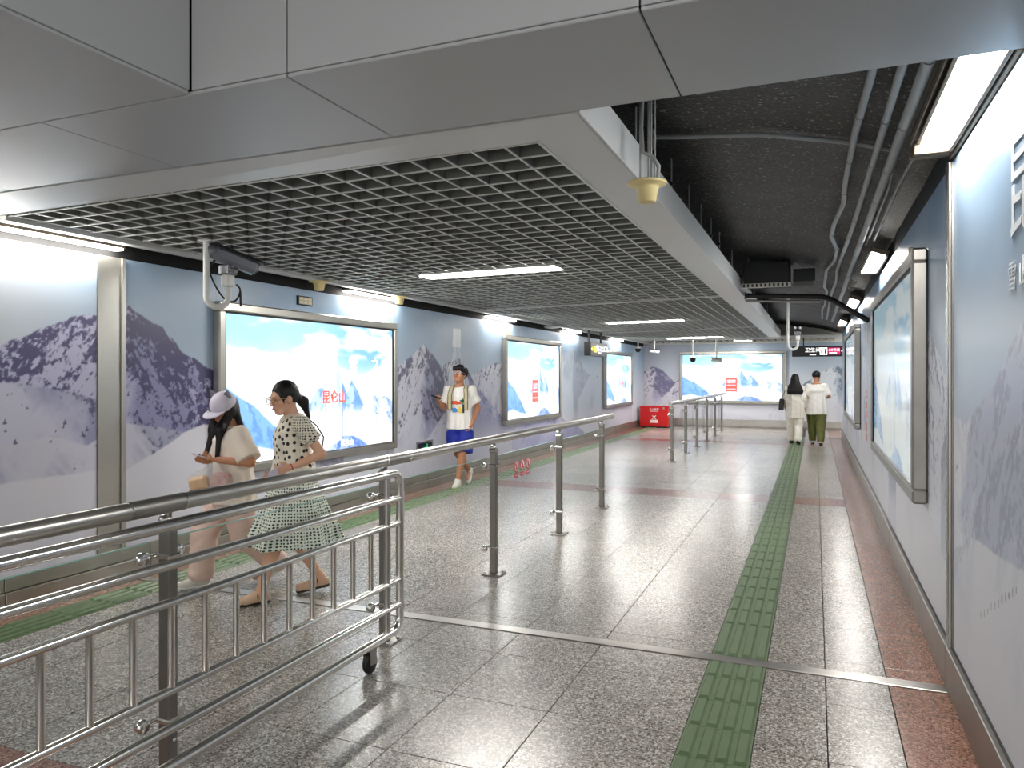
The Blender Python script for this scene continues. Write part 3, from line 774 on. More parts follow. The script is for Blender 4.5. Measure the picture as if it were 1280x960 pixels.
wall_text('山', .22, on(.12, .32), 'L', WINK, t); wall_text('雪', .2, on(.70, .33), 'L', WINK, t); wall_text('之', .2, on(.86, .33), 'L', WINK, t); wall_text('山', .2, on(.95, .33), 'L', WINK, t)
wall_text('快', .075, on(.955, .875), 'L', GREYINK, t)
wall_text('昆仑山', .085, on(.66, .955), 'L', WINK, t)
p = at_x(490, 560, XL)
t, on = light_box('light box on the left wall beyond the man in blue shorts', 'L', 12.15, 15.25, .72, 2.33, XL, ad1, SCREEN)
wall_text('昆仑山', .10, on(.5, .585), 'L', REDINK, t)
t, on = light_box('farthest light box on the left wall, by the far corner', 'L', 18.95, 22.05, .74, 2.28, XL, ad0, SCREEN, red_sill=True)
wall_text('昆仑山', .12, on(.575, .585), 'L', REDINK, t)
t, on = light_box('wide light box on the end wall of the passage', 'E', -4.0, -.82, .74, 2.37, YE - .006, ad1, SCREEN)
wall_text('昆仑山', .13, on(.5, .585), 'E', REDINK, t)
wall_text('快', .085, on(.965, .94), 'E', GREYINK, t)
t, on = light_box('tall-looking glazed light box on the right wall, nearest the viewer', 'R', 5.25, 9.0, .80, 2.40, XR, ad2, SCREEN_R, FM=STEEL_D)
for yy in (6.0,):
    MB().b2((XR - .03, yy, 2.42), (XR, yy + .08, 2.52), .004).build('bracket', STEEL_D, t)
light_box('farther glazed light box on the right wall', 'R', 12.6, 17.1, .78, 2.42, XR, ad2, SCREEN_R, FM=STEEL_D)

# ------------------------------------------------------------------ balustrades: posts, hand rail and glass
STICK_W = mat('sticker_white', rgb(235, 228, 228), 0.5)
STICK_R = mat('sticker_red', rgb(214, 74, 88), 0.5)
def balustrade(label, X, posts, ry0, ry1, couplings=()):
    t = thing('balustrade', label, 'railing', (X, posts[0], 0), group='steel and glass balustrades')
    for y in posts:
        p = MB().box((X, y, .50), (.058, .050, .98), None, .006).build('post', STEEL_POST, t)
        MB().box((X, y, .006), (.155, .155, .012), None, .003).build('base_plate', STEEL_D, p)
        mb = MB()
        for sx in (-1, 1):
            for sy in (-1, 1): mb.lathe([(.012, .012), (.012, .022), (.007, .027)], (X + sx * .058, y + sy * .058, 0), 8)
        tag(mb.build('anchor_bolts', CHROME, p), kind='stuff')
        mb = MB().box((X - .0, y, 1.0), (.072, .072, .028), None, .010)
        mb.lathe([(.026, 0), (.03, .012), (.024, .03), (.01, .036)], (X - .012, y, 1.01), 14)
        mb.build('post_cap', STEEL, p)
        MB().tube([(X, y, 1.02), (X + .008, y, 1.07)], .012, 8).build('rail_stub', STEEL_POST, p)
        for zz in (.88, .225):
            mb = MB().box((X, y, zz), (.074, .062, .022), None, .005)
            mb.tube([(X - .045, y - .085, zz), (X - .045, y + .085, zz)], .008, 8)
            for sy in (-1, 1): mb.lathe([(.024, -.018), (.027, -.008), (.027, .016), (.022, .020)], (X - .046, y + sy * .085, zz), 14, 'x')
            mb.box((X - .03, y, zz), (.05, .02, .018))
            mb.build('glass_clamp', CHROME, p)
        mb = MB()
        for zz in (.07, .15): mb.lathe([(.009, 0), (.009, .006), (.005, .009)], (X + .029, y, zz), 8, 'x')
        tag(mb.build('rivets', CHROME, p), kind='stuff')
    r = MB().tube([(X + .02, ry0, 1.092), (X + .02, ry1, 1.092)], .034, 24).build('handrail', STEEL, t)
    for y in couplings:
        MB().tube([(X + .02, y - .13, 1.092), (X + .02, y + .13, 1.092)], .0355, 24).build('coupling_sleeve', STEEL_D, r)
        mb = MB()
        for dy in (-.13, .13): mb.tube([(X + .02, y + dy - .003, 1.092), (X + .02, y + dy + .003, 1.092)], .0365, 24)
        mb.build('coupling_ring', CHROME, r)
    ys = list(posts)
    for a, b in zip(ys[:-1], ys[1:]):
        g = MB().b2((X - .052, a + .06, .18), (X - .042, b - .06, .94)).build('glass_panel', GLASS, t)
        MB().b2((X - .0515, a + .06, .937), (X - .0425, b - .06, .9415)).build('glass_edge', GLEDGE, g)
    return t
bal1 = balustrade('near steel and glass balustrade running beside the barred gate', -2.40, [.62, 2.24, 3.86, 5.50, 7.16, 8.78], -1.0, 9.2, (2.16, 3.95))
bal2 = balustrade('far steel and glass balustrade leading to the end wall', -2.48, [14.0, 15.6, 17.2, 18.85, 20.45, 22.0], 13.7, 22.5)
# prohibition stickers on the glass between the second and third clear posts
sy0 = at_x(645.5, 573, -2.44)[1]; sdy = (at_x(660, 573, -2.44)[1] - sy0) / 2
for k in range(3):
    st = MB().lathe([(.052, 0), (.052, .0015)], (-2.4405, sy0 + k * sdy, .80), 20, 'x').build('prohibition_sticker', STICK_R, bal1)
    MB().lathe([(.041, 0.0016), (.041, .0024)], (-2.4405, sy0 + k * sdy, .80), 20, 'x').build('sticker_ground', STICK_W, st)
    mb = MB().b2((-2.438, sy0 + k * sdy - .012, .775), (-2.4370, sy0 + k * sdy + .014, .81))
    mb.lathe([(.011, 0), (.011, .001)], (-2.438, sy0 + k * sdy + .004, .822), 10, 'x')
    mb.box((-2.4373, sy0 + k * sdy, .80), (.0012, .012, .095), Matrix.Rotation(.8, 3, 'X'))
    mb.build('pictogram', STICK_R, st)
    MB().b2((-2.4405, sy0 + k * sdy - .05, .705), (-2.4390, sy0 + k * sdy + .05, .742)).build('sticker_caption', STICK_R, st)
    MB().b2((-2.4389, sy0 + k * sdy - .03, .719), (-2.4385, sy0 + k * sdy + .03, .727)).build('caption_line', STICK_W, st)

# ------------------------------------------------------------------ rolling barred gate in front of the balustrade
XG, YG = -2.20, 3.70
gate = thing('rolling_gate', 'polished steel barred gate on a castor in front of the near balustrade', 'gate', (XG, 2.5, 0))
R = .0215; rc = .075
path = [(XG, -1.2, 1.05)] + [tuple(p) for p in arc((XG, YG - rc, 1.05 - rc), rc, math.pi / 2, 0, 7, (0, 1, 0), (0, 0, 1))] + \
       [tuple(p) for p in arc((XG, YG - rc, .16 + rc), rc, 0, -math.pi / 2, 7, (0, 1, 0), (0, 0, 1))] + [(XG, -1.2, .16)]
MB().tube(path, R + .002, 16).build('outer_frame', CHROME, gate)
for z, r in ((.905, .019), (.765, .017), (.44, .017), (.30, .019)):
    MB().tube([(XG, -1.2, z), (XG, YG - .01, z)], r, 14).build('cross_rail', CHROME, gate)
y = 3.40
while y > -1.1:
    if abs(y - 3.56) > .02:
        MB().tube([(XG, y, .45), (XG, y, .755)], .0138, 12).build('upright_bar', CHROME, gate)
    y -= .1665
MB().tube([(XG, 3.56, .17), (XG, 3.56, 1.04)], .017, 12).build('upright_bar', STEEL, gate)
c = MB().lathe([(.052, -.014), (.055, -.008), (.055, .008), (.052, .014)], (XG - .02, 3.42, .056), 20, 'x').build('castor_wheel', RUBBER, gate)
mb = MB().b2((XG - .045, 3.39, .05), (XG - .039, 3.45, .13), .002).b2((XG - .001, 3.39, .05), (XG + .005, 3.45, .13), .002).b2((XG - .046, 3.38, .125), (XG + .006, 3.46, .142), .003)
mb.build('castor_fork', STEEL_D, gate)

# ------------------------------------------------------------------ fittings on and below the ceiling
def bend(p0, p1, p2, r, n=6):
    """polyline p0-p1-p2 with a rounded corner"""
    p0, p1, p2 = Vector(p0), Vector(p1), Vector(p2)
    a = p1 + (p0 - p1).normalized() * r; b = p1 + (p2 - p1).normalized() * r
    return [a.lerp(p1, t).lerp(p1.lerp(b, t), t) for t in [i / n for i in range(n + 1)]]
def hook_camera(label, x, y, zt, zb, facing, s=1.0, body=True):
    """J-shaped pipe hanging from the ceiling with a camera housing on its short arm"""
    t = thing('surveillance_camera', label, 'camera', (x, y, zb))
    d = Vector((math.cos(facing), math.sin(facing), 0))
    r = .075 * s; pr_ = .022 * s
    o = Vector((x, y, 0))
    path = [o + UP * zt, o + UP * (zb + r)] + [o + d * (r - r * math.cos(a)) + UP * (zb + r - r * math.sin(a)) for a in [math.pi * i / 10 for i in range(1, 11)]] + [o + d * 2 * r + UP * (zb + r + .07 * s)]
    MB().tube(path, pr_, 14).build('hook_pipe', WHITEP, t)
    MB().lathe([(.06 * s, -.012), (.06 * s, 0)], (x, y, zt), 18).build('ceiling_rose', WHITEP, t)
    c = o + d * 2 * r + UP * (zb + r + .12 * s)
    mb = MB().box(c, (.075 * s, .075 * s, .09 * s), None, .012 * s)
    mb.build('swivel', WHITEP, t)
    mb = MB().box(c + UP * .075 * s, (.10 * s, .09 * s, .07 * s), None, .008 * s)
    k = mb.build('tilt_bracket', GREYP, t)
    mb = MB()
    for q in (-.025, .025): mb.lathe([(.016 * s, -.004), (.018 * s, .004)], tuple(c + UP * .075 * s + Vector((.052 * s, q * s, 0))), 10, 'x')
    mb.build('bracket_bolts', STEEL, k)
    return t, c
hx, hy, hz_ = at_x(258, 380, -4.45)
cam1, c = hook_camera('grey surveillance camera on a hooked white pipe under the near grating', -4.45, hy, 2.675, hz_ - .02, math.radians(62), 1.12)
# housing: rounded tail, long hood pointing along the passage and slightly down
dh = Vector((.60, .80, -.34)).normalized(); side_v = dh.cross(UP).normalized(); upv = side_v.cross(dh).normalized()
RM = Matrix((dh, -side_v, upv)).transposed()
cc = c + UP * .185
mb = MB().box(cc + dh * .06, (.37, .135, .115), RM, .03)
mb.build('camera_housing', GREYP, cam1, smooth=False)
prof = [(.0, -.20), (.03, -.195), (.05, -.17), (.06, -.13), (.062, -.09)]
m2 = MB().lathe(prof, (0, 0, 0), 20)
m2.v = [tuple(cc + dh * v[2] + side_v * v[0] + upv * v[1] * .85) for v in m2.v]
m2.build('housing_tail', GREYP, cam1)
MB().box(cc + dh * .075 + upv * .058, (.39, .15, .014), RM, .005).build('sun_hood', BLACK, cam1)
MB().box(cc + dh * .233, (.006, .10, .085), RM, .002).build('front_window', BLACK, cam1)
cab = [cc - dh * .08 - upv * .05, cc - dh * .10 - upv * .14, c - dh * .10 - UP * .08, c - dh * .02 - UP * .16, c + dh * .06 - UP * .14, c + dh * .10 - UP * .04, c + dh * .06 + UP * .0]
pts = []
for i in range(len(cab) - 1):
    for k in range(5):
        p0 = cab[max(i - 1, 0)]; p1 = cab[i]; p2 = cab[i + 1]; p3 = cab[min(i + 2, len(cab) - 1)]; q = k / 5
        pts.append(.5 * ((2 * p1) + (p2 - p0) * q + (2 * p0 - 5 * p1 + 4 * p2 - p3) * q * q + (3 * p1 - p0 - 3 * p2 + p3) * q ** 3))
MB().tube(pts, .007, 8).build('cable', RUBBER, cam1)
MB().tube([c + dh * .10 - UP * .05, c + dh * .105 - UP * .17], .009, 8).build('cable_plug', RUBBER, cam1)
# the second hooked camera, far off in the open strip of the ceiling
fx, fy, fz = at_y(985, 437, 14.0)
cam2, c = hook_camera('small dark camera on a white hooked pipe under the black vault', fx, 14.0, 3.05, fz, 0.0, 1.05)
MB().box(c + UP * .17, (.13, .18, .08), None, .02).build('camera_housing', BLACK, cam2)
mb = MB()
for q in (-.04, .04): mb.lathe([(.022, -.005), (.022, 0)], tuple(c + UP * .17 + Vector((q, -.09, 0))), 10, 'y')
mb.build('camera_lens', WHITEP, cam2)
# small cameras below the grating near the end wall
def drop_camera(label, u, v, Y, dome):
    x, y, z = at_y(u, v, Y)
    t = thing('surveillance_camera', label, 'camera', (x, y, z))
    MB().tube([(x, y, z + .05), (x, y, 2.66)], .02, 8).build('drop_pipe', WHITEP, t)
    if dome:
        MB().lathe([(.06, .06), (.085, .04), (.085, .0), (.07, -.05), (.03, -.08)], (x, y, z), 16).build('dome', BLACK, t)
        MB().lathe([(.087, .03), (.087, .06), (.05, .075)], (x, y, z), 16).build('collar', WHITEP, t)
    else:
        MB().box((x, y, z), (.28, .10, .10), Matrix.Rotation(.12, 3, 'Y'), .025).build('camera_housing', WHITEP, t)
        MB().box((x, y, z + .055), (.30, .12, .015), Matrix.Rotation(.12, 3, 'Y'), .004).build('sun_hood', BLACK, t)
drop_camera('round dome camera hanging before the end wall light box', 866, 449, 20.9, True)
drop_camera('bullet camera hanging before the end wall light box', 895.5, 450, 20.9, False)
drop_camera('bullet camera under the grating in the far left corner', 818, 439, 21.5, False)
drop_camera('dome camera at the far left corner of the passage', 797.5, 437, 22.3, True)
# detector cups
def cup_profile(s): return [(.098 * s, .000), (.100 * s, -.006), (.092 * s, -.014), (.062 * s, -.018), (.056 * s, -.03), (.043 * s, -.098), (.036 * s, -.102)]
def detector(label, x, y, z, s, hung):
    t = thing('smoke_detector', label, 'smoke detector', (x, y, z - .1 * s), group='cream detector cups')
    MB().lathe(cup_profile(s), (x, y, z), 24).build('cup', CREAM, t)
    if hung:
        MB().lathe([(.05, 0), (.05, .012), (.03, .02)], (x, y, z), 14).build('mounting_plate', STEEL_D, t)
        for dx, dy in ((-.035, 0), (.0, .03), (.022, -.01), (.035, .015)):
            MB().tube([(x + dx, y + dy, z + .01), (x + dx, y + dy, 3.12)], .005, 6).build('threaded_rod', PIPE, t)
        k = [(x - .02, y, 3.1), (x - .03, y, 2.85), (x - .02, y - .01, 2.72), (x + .03, y - .02, 2.69), (x + .062, y - .02, 2.64), (x + .055, y - .01, 2.58), (x + .03, y, z + .01)]
        MB().tube(k, .010, 8).build('flexible_conduit', PIPE, t)
px_, py_, pz_ = at_x(809, 228, -.78)
detector('cream detector cup hanging on rods beside the near end of the soffit', px_, py_, pz_, 1.0, True)
p = at_x(399, 357, -4.99)
detector('cream detector cup at the ceiling edge above the middle of the bright light box', -4.99, p[1], 2.63, 1.15, False)
p = at_x(499, 376, -4.99)
detector('cream detector cup at the ceiling edge right of the bright light box', -4.99, p[1], 2.63, 1.15, False)
# hanger rods of the soffit
rods = thing('hanger_rods', 'thin steel hanger rods holding the soffit below the black vault', 'rods', (-1.0, 6, 2.9))
for y in (3.45, 4.25, 4.75, 5.4, 6.2, 6.9, 7.6, 8.3, 9.6, 10.8, 12.0, 13.2, 15, 17):
    r = MB().tube([(-.96, y, 2.80), (-.96, y, 3.18)], .006, 6).build('threaded_rod', PIPE, rods)
    MB().lathe([(.016, 0), (.016, .02)], (-.96, y, 2.97 + .05 * math.sin(y * 7)), 8).build('hanger_nut', BLACK, r)
# conduits along the open vault
def vault_z(x): return float(np.interp(x, vx, vz))
def conduit(label, pts, r, drop):
    P = []
    for x, y in pts: P.append((x, y, vault_z(x) - drop))
    t = thing('conduit', label, 'pipe', P[0], group='conduits under the vault')
    MB().tube(P, r, 10).build('pipe', PIPE, t)
    y = 3.3
    while y < 12:
        x = float(np.interp(y, [p[1] for p in pts], [p[0] for p in pts]))
        z = vault_z(x) - drop
        MB().tube([(x, y - .012, z), (x, y + .012, z)], r + .004, 10).build('pipe_clip', STEEL_D, t); y += .85
conduit('pale grey conduit with kinks, leftmost of the run under the vault', [(.235, 2.9), (.225, 3.6), (.20, 4.4), (.19, 5.6), (.20, 6.2), (.15, 7.1), (.14, 7.7), (.21, 8.4), (.205, 9.2), (.13, 10.1), (.125, 12), (.17, 12.6), (.165, 15), (.13, 16), (.15, 18.5)], .019, .075)
conduit('grey conduit, second from the left under the vault', [(.335, 2.9), (.325, 4.4), (.30, 7), (.265, 9), (.25, 10), (.27, 11), (.235, 13), (.25, 18.5)], .019, .075)
conduit('thick grey conduit, third from the left under the vault', [(.415, 2.9), (.405, 5), (.39, 8), (.38, 12), (.36, 18.5)], .027, .085)
conduit('thin grey conduit beside the large right strip lamp', [(.475, 2.9), (.455, 4.0), (.43, 4.9), (.46, 5.6), (.455, 8)], .014, .035)
conduit('thin straight conduit nearest the right wall', [(.53, 4.38), (.505, 5.5), (.50, 7.6)], .011, .05)
P = [(x, 4.72 + .03 * math.sin(x * 5), vault_z(x) - .035) for x in np.linspace(-.95, .42, 16)]
t = thing('conduit', 'grey conduit crossing the black vault from side to side', 'pipe', P[0]); MB().tube(P, .015, 8).build('pipe', PIPE, t)
# ventilation unit and bent arm
v = thing('ventilation_unit', 'black ventilation box with a slotted outlet hung in the open vault', 'air duct', (-.55, 10.3, 2.70))
MB().b2((-.86, 10.05, 2.79), (-.30, 10.7, 3.06), .01).build('duct_box', BLACK, v)
MB().b2((-.88, 9.98, 2.73), (-.28, 10.04, 2.785), .004).build('outlet_frame', STEELW, v)
for k in range(11):
    MB().b2((-.86 + k * .052, 9.972, 2.737), (-.836 + k * .052, 9.985, 2.775)).build('outlet_slot', BLACK, v)
MB().b2((-.26, 10.1, 2.80), (0.0, 10.6, 2.96), .008).build('side_duct', BLACK, v)
for xx in (-.80, -.34): MB().tube([(xx, 10.1, 3.05), (xx, 10.1, 3.2)], .006, 6).build('threaded_rod', STEEL_D, v)
q = [(-.912, 10.9, 2.73), at_y(1034, 371, 10.9), at_x(1086, 401, .645)]
a = thing('bent_arm', 'dark bent metal arm reaching from the soffit towards the right wall', 'metal arm', q[0])
MB().tube([q[0]] + [tuple(p) for p in bend(q[0], q[1], q[2], .12)] + [q[2]], .034, 12).build('arm_tube', BLACK, a)
MB().tube([(-.912, 10.95, 2.66), at_y(1025, 377, 10.95)], .02, 10).build('lower_tube', STEEL_D, a)
MB().lathe([(.05, -.01), (.05, .01)], q[0], 12, 'x').build('arm_flange', BLACK, a)

# ------------------------------------------------------------------ signs, plates, box
SIGNB = mat('sign_black', rgb(14, 14, 16), 0.35)
YEL = mat('sign_yellow', rgb(240, 214, 40), 0.4, emit=rgb(240, 214, 40), estr=.2)
SWH = mat('sign_white', rgb(240, 240, 240), 0.4, emit=rgb(245, 245, 245), estr=.22)
MAG = mat('sign_magenta', rgb(206, 32, 104), 0.4, emit=rgb(206, 32, 104), estr=.1)
GRN = mat('sign_green', rgb(30, 130, 80), 0.4, emit=rgb(40, 170, 100), estr=.18)
s0 = at_x(738.5, 440, -4.70); s1 = at_x(759, 440, -4.70)
ya, yb_ = s0[1], s1[1]
za, zb_ = at_x(740, 444.5, -4.70)[2], at_x(740, 427.5, -4.70)[2]
sg = thing('hanging_sign', 'black hanging direction sign with a yellow block beside the left wall', 'sign', (-4.76, (ya + yb_) / 2, za))
MB().b2((-4.86, ya, za), (-4.70, yb_, zb_), .006).build('sign_case', SIGNB, sg)
for yy in (ya + .12, yb_ - .3): MB().b2((-4.80, yy - .02, zb_), (-4.76, yy + .02, 2.64)).build('hanger_bar', BLACK, sg)
L_ = yb_ - ya; zmid = (za + zb_) / 2
MB().b2((-4.699, ya + L_ * .16, zmid - .07), (-4.697, ya + L_ * .34, zmid + .07)).build('yellow_block', YEL, sg)
mb = MB().b2((-4.699, ya + .06, zmid - .012), (-4.697, ya + L_ * .14, zmid + .012))
mb.poly([(-4.699, ya + .02, zmid), (-4.699, ya + .14, zmid - .05), (-4.699, ya + .14, zmid + .05)], (.002, 0, 0)); mb.build('arrow', YEL, sg)
wall_text('往出口', .16, (-4.699, ya + L_ * .66, zmid + .015), 'L', SWH, sg, sx=2.2)
MB().b2((-4.699, ya + L_ * .4, zmid - .085), (-4.697, ya + L_ * .62, zmid - .065)).build('caption_line', SWH, sg)
# toilet sign under the far ceiling edge
e0 = at_y(990, 446, 22.3); e1 = at_y(1060, 432, 22.3)
sg = thing('overhead_sign', 'long black overhead toilet sign with a magenta block at the far right', 'sign', (0, 22.3, e0[2]))
MB().b2((e0[0], 22.30, e0[2]), (e1[0] + .5, 22.38, e1[2]), .006).build('sign_case', SIGNB, sg)
for xx in (e0[0] + .3, e1[0]): MB().b2((xx - .015, 22.33, e1[2]), (xx + .015, 22.36, 2.66)).build('hanger_bar', BLACK, sg)
zm_ = (e0[2] + e1[2]) / 2
wall_text('卫生间', .138, (at_y(1016, 440, 22.3)[0], 22.299, zm_ + .03), 'E', SWH, sg)
MB().b2((at_y(1012, 440, 22.3)[0], 22.2965, zm_ - .105), (at_y(1020, 440, 22.3)[0], 22.2985, zm_ - .085)).build('caption_line', SWH, sg)
ic = at_y(1029.5, 440, 22.3)[0]
MB().b2((ic - .095, 22.2955, zm_ - .10), (ic + .095, 22.2985, zm_ + .10)).build('icon_ground', SWH, sg)
mb = MB()
for dx in (-.045, .045):
    mb.box((ic + dx, 22.2945, zm_ - .01), (.04, .002, .09)); mb.lathe([(.02, 0), (.02, .002)], (ic + dx, 22.2935, zm_ + .06), 10, 'y'); mb.box((ic + dx, 22.2945, zm_ - .06), (.022, .002, .06))
mb.build('toilet_icon', SIGNB, sg)
m0, m1 = at_y(1035.5, 440, 22.3)[0], at_y(1050, 440, 22.3)[0]
MB().b2((m0, 22.2955, zm_ - .09), (m1, 22.2985, zm_ + .095)).build('magenta_block', MAG, sg)
wall_text('6/8号线', .088, ((m0 + m1) / 2, 22.295, zm_ + .03), 'E', SWH, sg)
MB().b2((m0 + .02, 22.2935, zm_ - .06), (m1 - .08, 22.2953, zm_ - .035)).build('caption_line', SWH, sg)
MB().b2((m1 + .03, 22.2965, zm_ - .01), (m1 + .2, 22.2985, zm_ + .01)).build('arrow', SWH, sg)
# small plates on the left wall
p0, p1 = at_x(370.5, 372, XL), at_x(389, 385, XL)
zp = (p0[2] + p1[2]) / 2 + .02
n = thing('wall_plate', 'small framed number plate on the wall above the bright light box', 'plate', (XL, p0[1], zp))
MB().b2((XL, p0[1], zp - .05), (XL + .02, p1[1], zp + .05), .004).build('plate_frame', BLACK, n)
MB().b2((XL + .0201, p0[1] + .02, zp - .038), (XL + .022, p1[1] - .015, zp + .038)).build('plate_face', STEELW, n)
for k in range(3):
    yy = p0[1] + .03 + k * .075
    for zz in (zp - .018, zp + .018): MB().b2((XL + .0221, yy, zz - .010), (XL + .0225, yy + .055, zz + .010)).build('plate_mark', CREAM, n)
p0, p1 = at_x(521, 556, XL), at_x(540, 568, XL)
n = thing('exit_light', 'low green exit light set in the left wall behind the man', 'exit sign', (XL, p0[1], .5))
MB().b2((XL, p0[1] - .02, .48), (XL + .012, p1[1] + .02, .68), .004).build('cover_frame', STEELW, n)
MB().b2((XL + .0121, p0[1] + .02, .515), (XL + .014, p1[1] - .02, .65)).build('sign_face', SIGNB, n)
mb = MB().box((XL + .0145, (p0[1] + p1[1]) / 2 + .05, .575), (.001, .05, .06)).box((XL + .0145, (p0[1] + p1[1]) / 2 - .02, .58), (.001, .09, .022))
mb.lathe([(.014, 0), (.014, .001)], (XL + .0142, (p0[1] + p1[1]) / 2 + .05, .62), 10, 'x'); mb.build('running_figure', GRN, n)
p0 = at_x(632, 413, XL)
n = thing('emergency_lamp', 'tiny cream emergency lamp on top of the second left light box', 'lamp', (XL, p0[1], 2.335))
MB().b2((XL, p0[1] - .06, 2.335), (XL + .06, p0[1] + .06, 2.40), .012).build('lamp_body', CREAM, n)
MB().lathe([(.03, 0), (.03, .03), (.015, .045)], (XL + .03, p0[1], 2.40), 12).build('lamp_head', CREAM, n)
p0 = at_x(690, 411, -4.98)
n = thing('wireless_antenna', 'white disc antenna under the ceiling edge beyond the second left light box', 'antenna', (-4.98, p0[1], 2.59))
MB().lathe([(.16, .02), (.17, .012), (.15, -.02), (.08, -.032)], (-4.98, p0[1], 2.600), 24).build('antenna_disc', WHITEP, n)
MB().tube([(-4.98, p0[1], 2.61), (-4.98, p0[1], 2.63)], .02, 8).build('antenna_stem', WHITEP, n)
# red fire cabinet in the far corner
REDP = mat('fire_red', rgb(196, 12, 16), 0.35, noise=(2.0, .12))
bx0, bx1 = at_y(800, 520, 22.9)[0], at_y(835.5, 520, 22.9)[0]
rb = thing('fire_cabinet', 'red metal fire cabinet standing in the far left corner', 'cabinet', ((bx0 + bx1) / 2, 23.1, 0))
zt = .67
MB().b2((bx0, 22.9, .04), (bx1, 23.35, zt - .03), .008).build('body', REDP, rb)
MB().b2((bx0 - .015, 22.885, zt - .032), (bx1 + .015, 23.365, zt), .008).build('lid', REDP, rb)
MB().b2((bx0 + .03, 22.93, 0), (bx1 - .03, 23.32, .04)).build('plinth', BLACK, rb)
MB().b2((bx0 + .02, 22.896, .05), (bx1 - .02, 22.9, .36), .002).build('door', REDP, rb)
MB().b2((bx1 - .17, 22.89, zt - .09), (bx1 - .12, 22.9, zt - .03), .003).build('latch', STEEL, rb)
WPT = mat('white_paint', rgb(240, 236, 234), .5)
wall_text('灭火器箱', .075, ((bx0 + bx1) / 2, 22.897, zt - .10), 'E', WPT, rb)
MB().b2(((bx0 + bx1) / 2 - .12, 22.894, zt - .165), ((bx0 + bx1) / 2 + .12, 22.8955, zt - .15)).build('caption_line', WPT, rb)
mb = MB()
for a_ in (.75, -.75): mb.box(((bx0 + bx1) / 2, 22.8945, .33), (.15, .002, .025), Matrix.Rotation(a_, 3, 'Y'))
mb.build('crossed_tools_mark', WPT, rb)
for k in range(3): MB().b2(((bx0 + bx1) / 2 - .13 + .01 * k, 22.893, .16 + .033 * k), ((bx0 + bx1) / 2 + .13 - .01 * k, 22.8955, .185 + .033 * k)).build('caption_line', WPT, rb)

